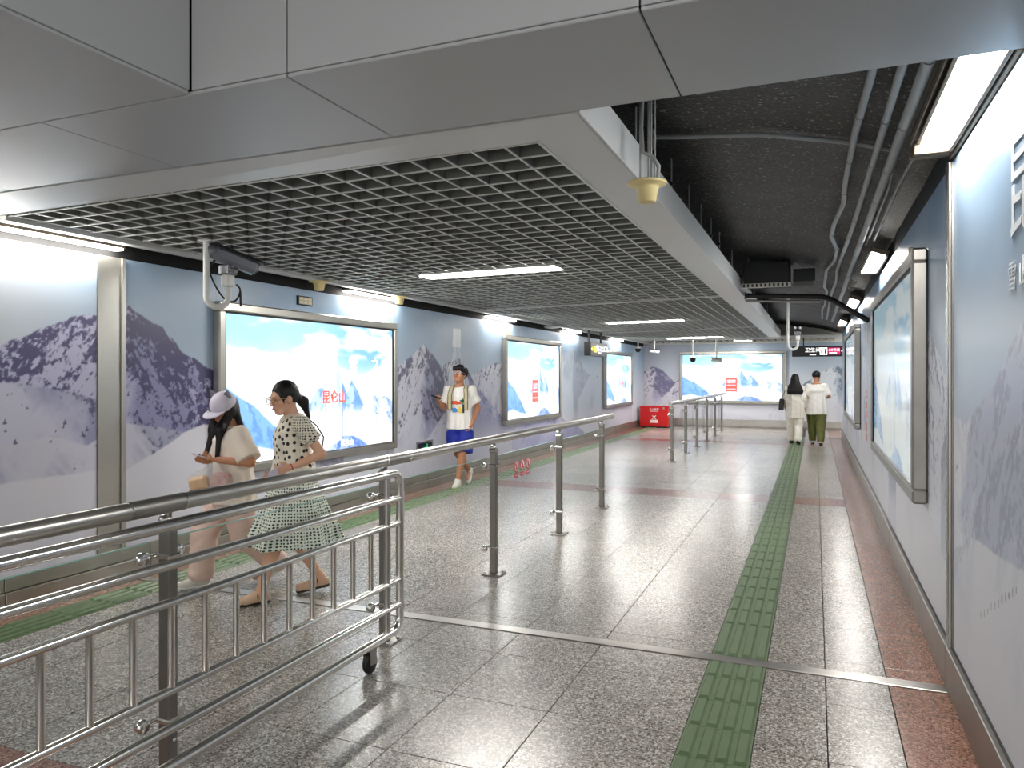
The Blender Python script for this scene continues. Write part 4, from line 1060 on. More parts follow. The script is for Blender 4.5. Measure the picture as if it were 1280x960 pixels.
# ------------------------------------------------------------------ figures: smooth unions of primitives turned into one surface
def V3(*a): return np.array(a, float)
class Sdf:
    """distance field on a grid; primitives are blended smoothly, then meshed with surface nets"""
    def __init__(s, lo, hi, vox):
        s.vox = vox; s.lo = np.array(lo, float); n = np.ceil((np.array(hi) - s.lo) / vox).astype(int) + 1
        s.n = n; s.D = np.full(n, 0.2, np.float32)
        s.ax = [s.lo[i] + vox * np.arange(n[i]) for i in range(3)]
    def _sub(s, lo, hi):
        a = np.clip(np.floor((np.array(lo) - s.lo) / s.vox).astype(int), 0, s.n - 1); b = np.clip(np.ceil((np.array(hi) - s.lo) / s.vox).astype(int) + 1, 1, s.n)
        sl = tuple(slice(a[i], max(b[i], a[i] + 1)) for i in range(3))
        X, Y, Z = np.meshgrid(*[s.ax[i][sl[i]] for i in range(3)], indexing='ij')
        return sl, X, Y, Z
    def _un(s, sl, d, k):
        D = s.D[sl]
        if k <= 0: s.D[sl] = np.minimum(D, d); return
        h = np.maximum(k - np.abs(D - d), 0) / k
        s.D[sl] = np.minimum(D, d) - h * h * k * .25
    def _cut(s, sl, d, k):          # remove where d < 0
        D = s.D[sl]; d = -d
        if k <= 0: s.D[sl] = np.maximum(D, d); return
        h = np.maximum(k - np.abs(D - d), 0) / k
        s.D[sl] = np.maximum(D, d) + h * h * k * .25
    def cone(s, a, b, r1, r2=None, k=.02, flat=False, cut=False, squash=None):
        r2 = r1 if r2 is None else r2; a, b = np.array(a, float), np.array(b, float)
        m = max(r1, r2) * (1.0 if squash is None else max(1, 1 / squash[1])) + k + 3 * s.vox
        sl, X, Y, Z = s._sub(np.minimum(a, b) - m, np.maximum(a, b) + m)
        ba = b - a; L2 = ba @ ba
        px, py, pz = X - a[0], Y - a[1], Z - a[2]
        t = (px * ba[0] + py * ba[1] + pz * ba[2]) / L2
        tc = np.clip(t, 0, 1)
        qx, qy, qz = px - tc * ba[0], py - tc * ba[1], pz - tc * ba[2]
        if squash is not None:      # (axis, factor): thinner along the axis
            n = np.array(squash[0], float); n /= np.linalg.norm(n); dd = qx * n[0] + qy * n[1] + qz * n[2]; g = dd * (1 / squash[1] - 1)
            qx, qy, qz = qx + n[0] * g, qy + n[1] * g, qz + n[2] * g
        d = np.sqrt(qx * qx + qy * qy + qz * qz) - (r1 + (r2 - r1) * tc)
        if squash is not None: d = d * max(squash[1], .35)
        if flat: d = np.maximum(d, (np.abs(t - .5) - .5) * math.sqrt(L2))
        (s._cut if cut else s._un)(sl, d.astype(np.float32), k)
        return s
    def ell(s, c, r, R=None, k=.02, cut=False):
        c, r = np.array(c, float), np.array(r, float); m = r.max() + k + 3 * s.vox
        sl, X, Y, Z = s._sub(c - m, c + m)
        p = np.stack([X - c[0], Y - c[1], Z - c[2]], -1)
        if R is not None: p = p @ np.array(R)
        q = p / r; l = np.sqrt((q * q).sum(-1)); g = np.sqrt((p / r ** 2 * (p / r ** 2)).sum(-1)) + 1e-9
        d = np.where(l > 1e-6, l * (l - 1) / g, -r.min())
        (s._cut if cut else s._un)(sl, d.astype(np.float32), k)
        return s
    def loft(s, rows, k=.02, folds=None):
        """rows of (z, cx, cy, rx, ry); folds=(count, amount at bottom, phase)"""
        rows = sorted(rows); z = np.array([r[0] for r in rows]); A = np.array(rows, float)
        m = k + 3 * s.vox
        lo = (min(A[:, 1] - A[:, 3]) - m - .04, min(A[:, 2] - A[:, 4]) - m - .04, z[0] - m); hi = (max(A[:, 1] + A[:, 3]) + m + .04, max(A[:, 2] + A[:, 4]) + m + .04, z[-1] + m)
        sl, X, Y, Z = s._sub(lo, hi)
        zz = s.ax[2][sl[2]]
        cx, cy, rx, ry = (np.interp(zz, z, A[:, i])[None, None] for i in (1, 2, 3, 4))
        x, y = (X - cx), (Y - cy)
        if folds:
            th = np.arctan2(y / ry, x / rx); am = np.interp(zz, [z[0], z[-1]], [folds[1], 0])[None, None]
            sc = 1 + am * (np.sin(folds[0] * th + folds[2] + 3 * np.sin(th)) + .5 * np.sin(folds[0] * 1.7 * th + 2))
        else: sc = 1
        rad = np.sqrt((x / rx) ** 2 + (y / ry) ** 2)
        d = (rad - sc) * np.minimum(rx, ry)
        d = np.maximum(d, np.maximum(zz[0] * 0 + z[0] - Z, Z - z[-1]))
        s._un(sl, d.astype(np.float32), k)
        return s
    def wrinkle(s, amp, f=(18, 18, 30), seed=0):
        X, Y, Z = s.ax[0][:, None, None], s.ax[1][None, :, None], s.ax[2][None, None, :]
        w = np.sin(X * f[0] + 2.1 * np.sin(Z * f[2] * .5 + seed) + seed) * np.sin(Z * f[2] + X * 9 + 1.7 * np.sin(Y * f[1] + seed)) + .6 * np.sin(Z * f[2] * .45 + Y * f[1] + seed * 2 + X * 13)
        s.D += (amp * w).astype(np.float32)
        return s
    def below(s, z, lo=None):       # cut everything below a height
        s.D = np.maximum(s.D, (z - s.ax[2])[None, None, :].astype(np.float32)); return s
    def mesh(s, name):
        D = s.D; I = D < 0
        n = s.n - 1
        c = np.zeros(n, np.int8)
        for i in (0, 1):
            for j in (0, 1):
                for k in (0, 1): c += I[i:i + n[0], j:j + n[1], k:k + n[2]]
        act = (c > 0) & (c < 8); ai = np.argwhere(act)
        idm = np.full(n, -1, np.int64); idm[act] = np.arange(len(ai))
        P = np.zeros((len(ai), 3)); W = np.zeros(len(ai))
        corners = [(i, j, k) for i in (0, 1) for j in (0, 1) for k in (0, 1)]
        for a in corners:
            for ax in range(3):
                if a[ax]: continue
                b = list(a); b[ax] = 1
                d0 = D[ai[:, 0] + a[0], ai[:, 1] + a[1], ai[:, 2] + a[2]]; d1 = D[ai[:, 0] + b[0], ai[:, 1] + b[1], ai[:, 2] + b[2]]
                m = (d0 < 0) != (d1 < 0); t = np.where(m, d0 / np.where(m, d0 - d1, 1), 0)
                q = np.tile(np.array(a, float), (len(ai), 1)); q[:, ax] += t
                P[m] += q[m]; W[m] += 1
        P = P / W[:, None] + ai
        F = []
        for ax in range(3):
            o = [0, 0, 0]; o[ax] = 1
            A0 = I[:-1 if ax == 0 else None, :-1 if ax == 1 else None, :-1 if ax == 2 else None]
            A1 = I[1 if ax == 0 else None:, 1 if ax == 1 else None:, 1 if ax == 2 else None:]
            e = np.argwhere(A0 != A1); u, w = (ax + 1) % 3, (ax + 2) % 3
            e = e[(e[:, u] > 0) & (e[:, w] > 0) & (e[:, u] < n[u]) & (e[:, w] < n[w])]
            ins = I[e[:, 0], e[:, 1], e[:, 2]]
            q = []
            for du, dw in ((-1, -1), (0, -1), (0, 0), (-1, 0)):
                g = e.copy(); g[:, u] += du; g[:, w] += dw; q.append(idm[g[:, 0], g[:, 1], g[:, 2]])
            q = np.stack(q, 1); q[~ins] = q[~ins][:, ::-1]
            F.append(q)
        F = np.concatenate(F); F = F[(F >= 0).all(1)]
        P = P * s.vox + s.lo
        me = bpy.data.meshes.new(name)
        me.vertices.add(len(P)); me.vertices.foreach_set('co', P.astype(np.float32).ravel())
        me.loops.add(F.size); me.loops.foreach_set('vertex_index', F.ravel().astype(np.int32))
        me.polygons.add(len(F)); me.polygons.foreach_set('loop_start', np.arange(0, F.size, 4, dtype=np.int32))
        me.update(calc_edges=True); me.polygons.foreach_set('use_smooth', [True] * len(F))
        return me
def uvz(me, cx=0, cy=0, r=.16):
    """cylinder coordinates for printed cloth"""
    n = len(me.vertices); co = np.empty(n * 3, np.float32); me.vertices.foreach_get('co', co); co = co.reshape(-1, 3)
    a = np.arctan2(co[:, 1] - cy, co[:, 0] - cx)
    v = np.stack([a * r, co[:, 2], 0 * a], 1).astype(np.float32)
    at = me.attributes.new('cloth', 'FLOAT_VECTOR', 'POINT'); at.data.foreach_set('vector', v.ravel())
    return me
def rotm(yaw=0, pitch=0, roll=0):
    """columns = right, forward, up of a head; yaw turns left, pitch looks up"""
    return np.array(Matrix.Rotation(yaw, 3, 'Z') @ Matrix.Rotation(pitch, 3, 'X') @ Matrix.Rotation(roll, 3, 'Y'))

SKIN = mat('skin', rgb(214, 166, 138), 0.5, spec=.35); SKIN_T = mat('skin_tan', rgb(186, 132, 100), 0.5, spec=.35)
HAIR = mat('black_hair', rgb(16, 14, 15), 0.5, bump=(60, .3), spec=.35); LIPS = mat('lips', rgb(180, 84, 84), 0.4)
EYE = mat('dark_eye', rgb(28, 22, 20), 0.2); BROW = mat('eyebrow', rgb(40, 32, 28), .6)
def head(S, HC, R, fem, sc=1.0):
    P = lambda x, y, z: HC + R @ (np.array((x, y, z)) * sc)
    q = lambda *r: np.array(r) * sc
    S.ell(P(0, -.012, .022), q(.073, .091, .090), R, .02)
    S.ell(P(0, .022, -.040), q(.056, .062, .066), R, .03)
    S.cone(P(-.022, .052, -.088), P(.022, .052, -.088), .018 * sc, k=.025)
    S.cone(P(0, .082, .010), P(0, .099, -.026), .007 * sc, .0115 * sc, .012)
    S.ell(P(0, .080, -.056), q(.022, .010, .010), R, .01)
    for sx in (-1, 1):
        S.ell(P(sx * .040, .055, -.022), q(.024, .022, .022), R, .02)
        S.ell(P(sx * .031, .093, .004), q(.017, .012, .010), R, .012, True)
        S.ell(P(sx * .074, -.004, -.010), q(.010, .019, .031), R, .006)
    S.cone(P(-.035, .078, .022), P(.035, .078, .022), .008 * sc, k=.02)
    return P
def hand(S, wrist, d, n, side, sc=1.0, curl=.5, spread=.12, thumb=.6, k=.006):
    """palm and five fingers; d = finger direction, n = palm normal (towards the grip), side = direction of the thumb"""
    d = np.array(d, float); d /= np.linalg.norm(d); n = np.array(n, float); n -= d * (n @ d); n /= np.linalg.norm(n)
    t = np.cross(d, n); t /= np.linalg.norm(t)
    if t @ np.array(side, float) < 0: t = -t
    w = np.array(wrist, float); L = .082 * sc
    pts = []
    for i, o in enumerate((.028, .010, -.009, -.027)):
        base = w + d * L * (.95 if i in (0, 3) else 1.0) + t * o * sc
        S.cone(w + d * .012 * sc + t * o * .6 * sc, base, .0125 * sc, .0105 * sc, .012)
        ln = (.068, .076, .071, .055)[i] * sc; p = base; a = .15 + curl * .25 + .05 * i
        rr = (.0085, .0088, .0084, .0074)[i] * sc
        for j, fr in enumerate((.46, .30, .24)):
            a += curl * (.55, .75, .55)[j]
            dirv = (d * math.cos(a) + n * math.sin(a)) + t * (spread * (1.5 - i) * .5)
            q = p + dirv / np.linalg.norm(dirv) * ln * fr
            S.cone(p, q, rr * (1 - .08 * j), rr * (.92 - .08 * j), k); p = q
        pts.append(p)
    b = w + d * .022 * sc + t * .026 * sc
    m = b + (d * .55 + t * .7 + n * thumb * .5) * .038 * sc; e = m + (d * .9 + t * .05 + n * thumb) * .026 * sc
    S.cone(w + d * .015 * sc + t * .012 * sc, b, .014 * sc, .0125 * sc, .012)
    S.cone(b, m, .0115 * sc, .0098 * sc, k); S.cone(m, e, .0096 * sc, .0080 * sc, k)
    return pts
def limb(S, a, b, c, r, k=.02, calf=False):
    S.cone(a, b, r[0], r[1], k); S.cone(b, c, r[1], r[2], k)
    if calf:
        a, b, c = map(np.array, (a, b, c)); dv = c - b
        S.cone(b + dv * .12 + V3(0, -.014, 0), b + dv * .48 + V3(0, -.016, 0), r[1] * .86, r[1] * .72, .03)
def foot(S, ank, fwd, r=.034, L=.15, toe_up=0.0):
    f = np.array((fwd[0], fwd[1], 0.0)); f /= np.linalg.norm(f); ank = np.array(ank, float)
    S.cone(ank, ank - f * .035 + V3(0, 0, -.040), r, r * .85, .03)
    S.cone(ank + f * .02 + V3(0, 0, -.035), ank + f * L + V3(0, 0, -.055 + toe_up), r * .95, r * .62, .03)
def face_bits(o, P, R, sc=1.0, glasses=False, shade=False, closed=False):
    """eyes, brows and lips as small parts of the figure"""
    def bead(name, c, r, m):
        mb = MB().lathe([(.0001, -1), (.5, -.87), (.87, -.5), (1, 0), (.87, .5), (.5, .87), (.0001, 1)], (0, 0, 0), 12)
        mb.v = [tuple(P(*c) + R @ (np.array((v[0] * r[0], v[2] * r[1], v[1] * r[2])) * sc)) for v in mb.v]
        return mb.build(name, m, o, local=True)
    for sx in (-1, 1):
        bead('eye', (sx * .031, .0830, .003), (.0125, .006, .0045 if not closed else .0025), EYE)
        bead('eyebrow', (sx * .032, .0875, .024), (.018, .005, .0035), BROW)
    bead('lips', (0, .0885, -.056), (.019, .006, .0065), LIPS)
def finish(o, S, name, m, cloth=None):
    me = S.mesh(name)
    if cloth: uvz(me, *cloth)
    return link_mesh(name, me, m, o)
def glasses(o, P, m, lens=None):
    mb = MB()
    for sx in (-1, 1):
        mb.tube([P(sx * .033 + .024 * math.cos(a), .106 - .006 * abs(math.cos(a)), .000 + .020 * math.sin(a)) for a in [2 * math.pi * i / 16 for i in range(17)]], .0022, 6)
        mb.tube([P(sx * .057, .100, .006), P(sx * .078, .06, .008), P(sx * .080, -.01, .006)], .002, 6)
    mb.tube([P(-.009, .106, .006), P(0, .109, .009), P(.009, .106, .006)], .002, 6)
    g = mb.build('glasses', m, o, local=True)
    if lens:
        ml = MB()
        for sx in (-1, 1):
            ml._add([P(sx * .033 + .023 * math.cos(2 * math.pi * i / 16), .1055 - .006 * abs(math.cos(2 * math.pi * i / 16)), .019 * math.sin(2 * math.pi * i / 16)) for i in range(16)], [tuple(range(16))])
        ml.build('lens', lens, g, local=True)
def face_to(fx, fy): return math.atan2(-fx, fy)
def person(label, X, Y, fx, fy):
    return thing('person', label, 'person', (X, Y, 0), face_to(fx, fy))
def shoe(o, ank, fwd, m, sole, L=.155, w=.043, name='shoe', pitch=0.0, high=.06, zoff=0.0):
    """closed shoe around an ankle joint; fwd 2D; pitch > 0 lifts the heel"""
    a = np.array(ank, float); f = np.array((fwd[0], fwd[1], 0.)); f /= np.linalg.norm(f)
    f2 = f * math.cos(pitch) - V3(0, 0, 1) * math.sin(pitch); u2 = f * math.sin(pitch) + V3(0, 0, 1) * math.cos(pitch)
    heel = a - f2 * .035 - u2 * .052; toe = a + f2 * L - u2 * .058; sd = np.cross(f, V3(0, 0, 1))
    lo = np.minimum(heel, toe) - .09; hi = np.maximum(np.maximum(heel, toe), a) + .09
    S = Sdf(lo, hi, .005)
    S.cone(heel + u2 * .012, toe + u2 * .004, w * .86, w * .72, .02)
    S.cone(a + f2 * .035 - u2 * .02, toe - f2 * .05 + u2 * .008, w * .85, w * .70, .03)
    if high > 0: S.cone(a - u2 * .02, a + u2 * (high - .05), w * .95, w * 1.0, .03)
    # flat sole
    Xg, Yg, Zg = S.ax[0][:, None, None], S.ax[1][None, :, None], S.ax[2][None, None, :]
    pl_ = -((Xg - a[0]) * u2[0] + (Yg - a[1]) * u2[1] + (Zg - a[2]) * u2[2]) - .076
    S.D = np.maximum(S.D, pl_.astype(np.float32))
    sh = finish(o, S, name, m)
    S = Sdf(lo, hi, .005)
    S.cone(heel + u2 * .0, toe, w * .95, w * .82, .02)
    pl2 = np.maximum(pl_ - .006, -(pl_ + .076) * 0 - (-( (Xg - a[0]) * u2[0] + (Yg - a[1]) * u2[1] + (Zg - a[2]) * u2[2]) - .062))
    S.D = np.maximum(S.D, pl2.astype(np.float32))
    me = S.mesh('sole')
    link_mesh('sole', me, sole, sh)
    return sh

def dotted(name, ground, dot, scale, size, rnd=.35, second=None):
    m = bpy.data.materials.new(name); m.use_nodes = True
    nt = m.node_tree; N = nt.nodes; L = nt.links; b = N['Principled BSDF']; b.inputs['Roughness'].default_value = .75
    a = N.new('ShaderNodeAttribute'); a.attribute_name = 'cloth'
    def vor(sc, rd, thr, off):
        mp = N.new('ShaderNodeMapping'); mp.inputs['Location'].default_value = (off, off * .7, 0); L.new(a.outputs['Vector'], mp.inputs[0])
        v = N.new('ShaderNodeTexVoronoi'); v.voronoi_dimensions = '2D'; v.inputs['Scale'].default_value = sc; v.inputs['Randomness'].default_value = rd
        L.new(mp.outputs[0], v.inputs['Vector'])
        t = N.new('ShaderNodeMath'); t.operation = 'LESS_THAN'; t.inputs[1].default_value = thr; L.new(v.outputs['Distance'], t.inputs[0])
        return t
    t = vor(scale, rnd, size, 0)
    mx = N.new('ShaderNodeMix'); mx.data_type = 'RGBA'; mx.inputs[6].default_value = ground; mx.inputs[7].default_value = dot
    L.new(t.outputs[0], mx.inputs[0]); out = mx.outputs[2]
    if second:
        t2 = vor(second[0], .6, second[1], .37)
        m2 = N.new('ShaderNodeMix'); m2.data_type = 'RGBA'; m2.inputs[7].default_value = dot; L.new(out, m2.inputs[6]); L.new(t2.outputs[0], m2.inputs[0]); out = m2.outputs[2]
    L.new(out, b.inputs['Base Color'])
    MATS[name] = m
    return m
CREAMCLOTH = dotted('heart_print_blouse', rgb(226, 218, 200), rgb(30, 28, 28), 20, .26, .7)
SLEEVE = dotted('dotted_sleeve', rgb(222, 216, 196), rgb(42, 44, 40), 52, .29, .25)
SKIRT = dotted('dotted_skirt', rgb(226, 231, 216), rgb(34, 44, 40), 46, .30, .25)
TEE_A = mat('beige_tee', rgb(226, 214, 200), .8, bump=(40, .15)); PINK = mat('pink_trousers', rgb(216, 186, 172), .8, bump=(25, .3))
CAPM = mat('lilac_cap', rgb(206, 200, 214), .8); CAPD = mat('grey_bow', rgb(120, 118, 130), .7)
SHOE_W = mat('pale_shoe', rgb(206, 200, 190), .6); SOLE_W = mat('white_sole', rgb(232, 230, 224), .5); SHOE_B = mat('beige_flat', rgb(206, 170, 140), .5); SOLE_D = mat('dark_sole', rgb(60, 46, 38), .6)
WTEE = mat('white_tee', rgb(238, 236, 230), .8); BLUE = mat('blue_shorts', rgb(18, 40, 150), .7, bump=(25, .3)); OLIVE = mat('olive_trousers', rgb(112, 116, 62), .8, noise=(7, .3), bump=(20, .4))
IVORY = mat('ivory_cloth', rgb(232, 228, 216), .8); BAGM = mat('black_leather', rgb(20, 20, 22), .4)
PHONE = mat('phone_case', rgb(196, 190, 206), .3); PHONE_D = mat('phone_dark', rgb(40, 44, 54), .25); GLM = mat('glasses_metal', rgb(190, 160, 110), .3, .8); GLP = mat('glasses_clear', rgb(232, 206, 206), .3)
LENS = mat('pale_lens', rgb(225, 215, 220), .08, alpha=.35)
def phone(label, o, c, d, n, m=PHONE):
    """smartphone at local point c of figure o; d = long direction, n = screen normal"""
    d = Vector(d).normalized(); n = Vector(n); n = (n - d * n.dot(d)).normalized(); t = d.cross(n)
    M = Matrix((t, d, n)).transposed(); W = o.matrix_basis if False else Matrix.Translation(o.location) @ Matrix.Rotation(o.rotation_euler.z, 4, 'Z')
    w = W @ Vector(c)
    th = thing('smartphone', label, 'phone', w)
    RW = Matrix.Rotation(o.rotation_euler.z, 3, 'Z') @ M
    MB().box(w, (.074, .152, .009), RW, .004).build('phone_case', m, th)
    MB().box(w + RW @ Vector((0, 0, .005)), (.066, .142, .0012), RW).build('screen', PHONE_D, th)
    return th

# ---------------- woman with cap (left)
A = person('woman in a lilac cap and beige tee looking down at her phone', -4.10, 4.42, -.50, -.866)
HC = V3(0, .055, 1.350); R = rotm(.55, -.50)
S = Sdf((-.36, -.50, -.01), (.36, .42, 1.56), .006)
P = head(S, HC, R, True, 1.02)
S.cone(P(0, -.025, -.06), V3(0, .0, 1.20), .045, .05, .03)
S.loft([(.72, 0, -.02, .14, .10), (.85, 0, -.02, .12, .09), (1.0, 0, 0, .13, .095), (1.14, 0, 0, .145, .09), (1.20, 0, 0, .09, .06)], .04)
sh = {}
SL, EL, WL = V3(-.155, 0, 1.175), V3(-.255, -.06, .965), V3(-.150, .135, .985)
SR, ER, WR = V3(.155, 0, 1.175), V3(.225, .0, .955), V3(.055, .180, .965)
limb(S, SL, EL, WL, (.040, .035, .024)); limb(S, SR, ER, WR, (.040, .035, .024))
hand(S, WL, (.75, .60, .1), (.2, .0, 1), (-.3, .6, .6), .92, .45, .05)
hand(S, WR, (-.75, .35, .05), (-.1, .1, 1), (.2, .8, .5), .92, .6)
RA, LA = V3(.10, .20, .095), V3(-.03, -.32, .14)
limb(S, V3(.075, -.02, .74), V3(.115, .16, .42), RA, (.075, .048, .034), calf=True); limb(S, V3(-.075, -.02, .74), V3(-.06, -.07, .41), LA, (.075, .048, .034), calf=True)
foot(S, RA, (0.1, 1)); foot(S, LA, (0, 1), toe_up=-.03)
finish(A, S, 'body', SKIN_T); face_bits(A, P, R, 1.02, closed=True)
S = Sdf((-.36, -.26, .60), (.36, .26, 1.28), .007)
S.loft([(.64, 0, -.02, .215, .150), (.80, 0, -.02, .205, .145), (1.0, 0, -.005, .190, .135), (1.12, 0, .005, .185, .125), (1.185, 0, 0, .13, .085), (1.225, 0, 0, .065, .058)], .03, (7, .05, .4))
for a, b in ((SL, EL), (SR, ER)):
    S.ell(a + V3(-a[0] * .1, 0, .0), V3(.068, .070, .050), k=.05); S.cone(a + V3(-a[0] * .25, 0, .012), a + (b - a) * .92, .070, .092, .05, flat=True)
S.wrinkle(.0035, (16, 14, 22), 1.3)
finish(A, S, 't_shirt', TEE_A)
S = Sdf((-.28, -.50, .06), (.30, .36, .82), .008)
S.ell(V3(0, -.02, .73), V3(.165, .125, .11), k=.03)
for h, k_, a in ((V3(.08, -.02, .72), V3(.118, .16, .42), RA), (V3(-.08, -.02, .72), V3(-.065, -.07, .41), LA)):
    S.cone(h, k_, .115, .100, .03); S.cone(k_, a + V3(0, -.01, .02), .100, .092, .02, flat=False)
S.wrinkle(.005, (20, 24, 34), .7); S.below(.075)
finish(A, S, 'trousers', PINK)
shoe(A, RA, (.1, 1), SHOE_W, SOLE_W, .14, .044); shoe(A, LA, (0, 1), SHOE_W, SOLE_W, .14, .044, pitch=.35)
# cap with brim and ears, long straight hair
S = Sdf((-.14, -.14, 1.24), (.14, .33, 1.56), .005)
S.ell(P(0, -.012, .040), V3(.089, .106, .092), R, .01); S.ell(P(0, -.012, -.062), V3(.13, .16, .085), R, .01, True)
finish(A, S, 'cap', CAPM)
mb = MB(); top, bot = [], []
for i in range(13):
    a = math.pi * i / 12; x = math.cos(a) * .083; y0 = .062 + .03 * math.sin(a)
    y1 = y0 + .085 * math.sin(a) ** .6
    top += [P(x * .98, y0 - .012 * (1 - math.sin(a)), .030), P(x, y1, .030 - .020 * math.sin(a) + .018 * math.sin(a))]
n_ = len(top); V_ = [tuple(p) for p in top] + [tuple(p - R @ V3(0, 0, .006)) for p in top]
fs = []
for i in range(12):
    a_, b_, c_, d_ = 2 * i, 2 * i + 1, 2 * i + 3, 2 * i + 2
    fs += [(a_, d_, c_, b_), (a_ + n_, b_ + n_, c_ + n_, d_ + n_), (b_, c_, c_ + n_, b_ + n_), (d_, a_, a_ + n_, d_ + n_)]
mb._add(V_, fs, True); mb.build('cap_brim', CAPM, A, local=True)
for sx in (-1, 1):
    m2 = MB()
    tip = P(sx * .078, -.02, .150); b0, b1 = P(sx * .035, -.02, .118), P(sx * .086, -.02, .082)
    e = R @ V3(0, .010, 0)
    m2._add([b0 - e, b1 - e, tip - e, b0 + e, b1 + e, tip + e], [(0, 1, 2), (5, 4, 3), (0, 3, 4, 1), (1, 4, 5, 2), (2, 5, 3, 0)]); m2.build('cap_ear', CAPD, A, local=True)
S = Sdf((-.20, -.16, .95), (.20, .24, 1.46), .005)
S.ell(P(0, -.030, -.005), V3(.083, .092, .098), R, .02); S.ell(P(0, .085, -.050), V3(.062, .085, .11), R, .02, True)
for sx, y1, x1 in ((1, .125, .075), (-1, .085, -.085)):
    S.cone(P(sx * .070, .012, -.015), V3(sx * .080, .105, 1.20), .034, .042, .03, squash=((1, .2, 0), .6))
    S.cone(V3(sx * .080, .105, 1.20), V3(x1, y1 + .045, .99), .042, .022, .03, squash=((0, 1, .2), .6))
S.cone(P(0, -.08, -.03), V3(0, -.10, 1.10), .075, .06, .03, squash=((0, 1, 0), .5))
finish(A, S, 'hair', HAIR)
phone('pale smartphone in the hands of the woman with the cap', A, (-.070, .235, 1.015), (-.6, .8, .25), (0, -.35, 1))
# carrier bag with two packets
W = Matrix.Translation(A.location) @ Matrix.Rotation(A.rotation_euler.z, 4, 'Z')
def placed(o, parent_world):
    o.location = parent_world.to_translation(); o.rotation_euler = parent_world.to_euler()
bag = thing('carrier_bag', 'clear plastic carrier bag with food packets hanging from her hand', 'bag', (0, 0, 0))
placed(bag, W @ Matrix.Translation((-.145, .190, .735)) @ Matrix.Rotation(math.radians(52), 4, 'Z'))
PLAST = mat('clear_plastic', rgb(236, 232, 228), .18, alpha=.20); PK1 = mat('orange_packet', rgb(206, 140, 70), .5, noise=(16, .4, rgb(226, 200, 150))); PK2 = mat('navy_packet', rgb(34, 36, 60), .4); PK3 = mat('red_packet', rgb(150, 36, 40), .4, noise=(20, .3, rgb(226, 200, 190)))
S = Sdf((-.20, -.12, -.02), (.20, .12, .30), .006)
S.ell(V3(.075, .0, .085), V3(.085, .06, .085), k=.04).ell(V3(-.075, .0, .095), V3(.085, .06, .09), k=.04)
S.cone(V3(.05, 0, .14), V3(-.02, -.03, .245), .05, .010, .04); S.cone(V3(-.06, 0, .14), V3(-.03, -.03, .245), .05, .010, .04)
S.wrinkle(.003, (40, 30, 50), 2)
finish(bag, S, 'plastic_film', PLAST)
MB().box((.085, 0, .085), (.135, .08, .10), Matrix.Rotation(.2, 3, 'Y'), .02).build('food_packet', PK1, bag, local=True)
MB().box((.085, .0, .030), (.125, .075, .028), Matrix.Rotation(.12, 3, 'Y'), .008).build('food_packet', PK2, bag, local=True)
MB().box((-.075, 0, .10), (.125, .075, .12), Matrix.Rotation(-.2, 3, 'Y'), .012).build('food_packet', PK3, bag, local=True)

# ---------------- woman in the dotted dress
Bw = person('woman in round glasses and a dotted blouse and skirt walking beside the cap wearer', -3.50, 4.40, -.58, -.81)
HC = V3(-.005, .075, 1.440); R = rotm(.22, -.20)
S = Sdf((-.36, -.42, -.01), (.36, .46, 1.60), .006)
P = head(S, HC, R, True, 1.04)
S.cone(P(0, -.03, -.06), V3(0, -.005, 1.27), .043, .05, .03)
S.loft([(.74, 0, -.01, .15, .11), (.86, 0, -.01, .14, .105), (1.0, 0, 0, .115, .085), (1.14, 0, .005, .13, .095), (1.25, 0, 0, .14, .085), (1.30, 0, -.005, .08, .055)], .04)
SL, EL, WL = V3(-.150, -.005, 1.265), V3(-.205, -.135, 1.045), V3(-.145, .065, .955)
SR, ER, WR = V3(.150, -.005, 1.265), V3(.19, -.06, 1.02), V3(.165, .10, .87)
limb(S, SL, EL, WL, (.040, .034, .023)); limb(S, SR, ER, WR, (.040, .034, .023))
hand(S, WL, (.28, .9, -.25), (.9, -.2, .3), (0, .2, 1), .92, .75); hand(S, WR, (-.1, .8, -.4), (-1, 0, 0), (0, .5, .6), .92, .6)
LA, RA = V3(-.045, .245, .083), V3(.045, -.205, .105)
limb(S, V3(-.08, -.01, .80), V3(-.065, .15, .45), LA, (.080, .050, .033), calf=True); limb(S, V3(.08, -.01, .80), V3(.07, -.01, .44), RA, (.080, .050, .033), calf=True)
foot(S, LA, (0, 1), .033, .155); foot(S, RA, (.1, 1), .033, .155)
finish(Bw, S, 'body', SKIN); face_bits(Bw, P, R, 1.04); glasses(Bw, P, GLM)
BY = [(.90, 0, .0, .180, .150), (.96, 0, 0, .165, .140), (1.03, 0, .005, .150, .125), (1.12, 0, .012, .148, .128), (1.20, 0, .012, .155, .122), (1.265, 0, 0, .150, .098), (1.305, 0, -.004, .098, .074), (1.325, 0, -.006, .062, .056)]
S = Sdf((-.28, -.24, .86), (.28, .24, 1.36), .006)
S.loft(BY, .03, (9, .06, 1.0)); S.wrinkle(.003, (22, 20, 26), .4)
finish(Bw, S, 'blouse', CREAMCLOTH, (0, 0, .16))
for a, b in ((SL, EL), (SR, ER)):
    S = Sdf(np.minimum(a, b) - .12, np.maximum(a, b) + .12, .006)
    S.cone(a + V3(-a[0] * .12, 0, .004), a + (b - a) * .56, .060, .072, .03, flat=True); S.cone(a + (b - a) * .56, a + (b - a) * .63, .056, .053, .015, flat=True)
    S.ell(a + V3(0, 0, -.01), V3(.062, .066, .062), k=.03); S.wrinkle(.003, (30, 30, 20), .9)
    finish(Bw, S, 'sleeve', SLEEVE, (a[0], a[1], .07))
S = Sdf((-.10, -.10, 1.27), (.10, .12, 1.36), .005)
S.loft([(1.292, 0, .004, .100, .080), (1.312, 0, .0, .082, .070), (1.328, 0, -.004, .062, .058)], .01)
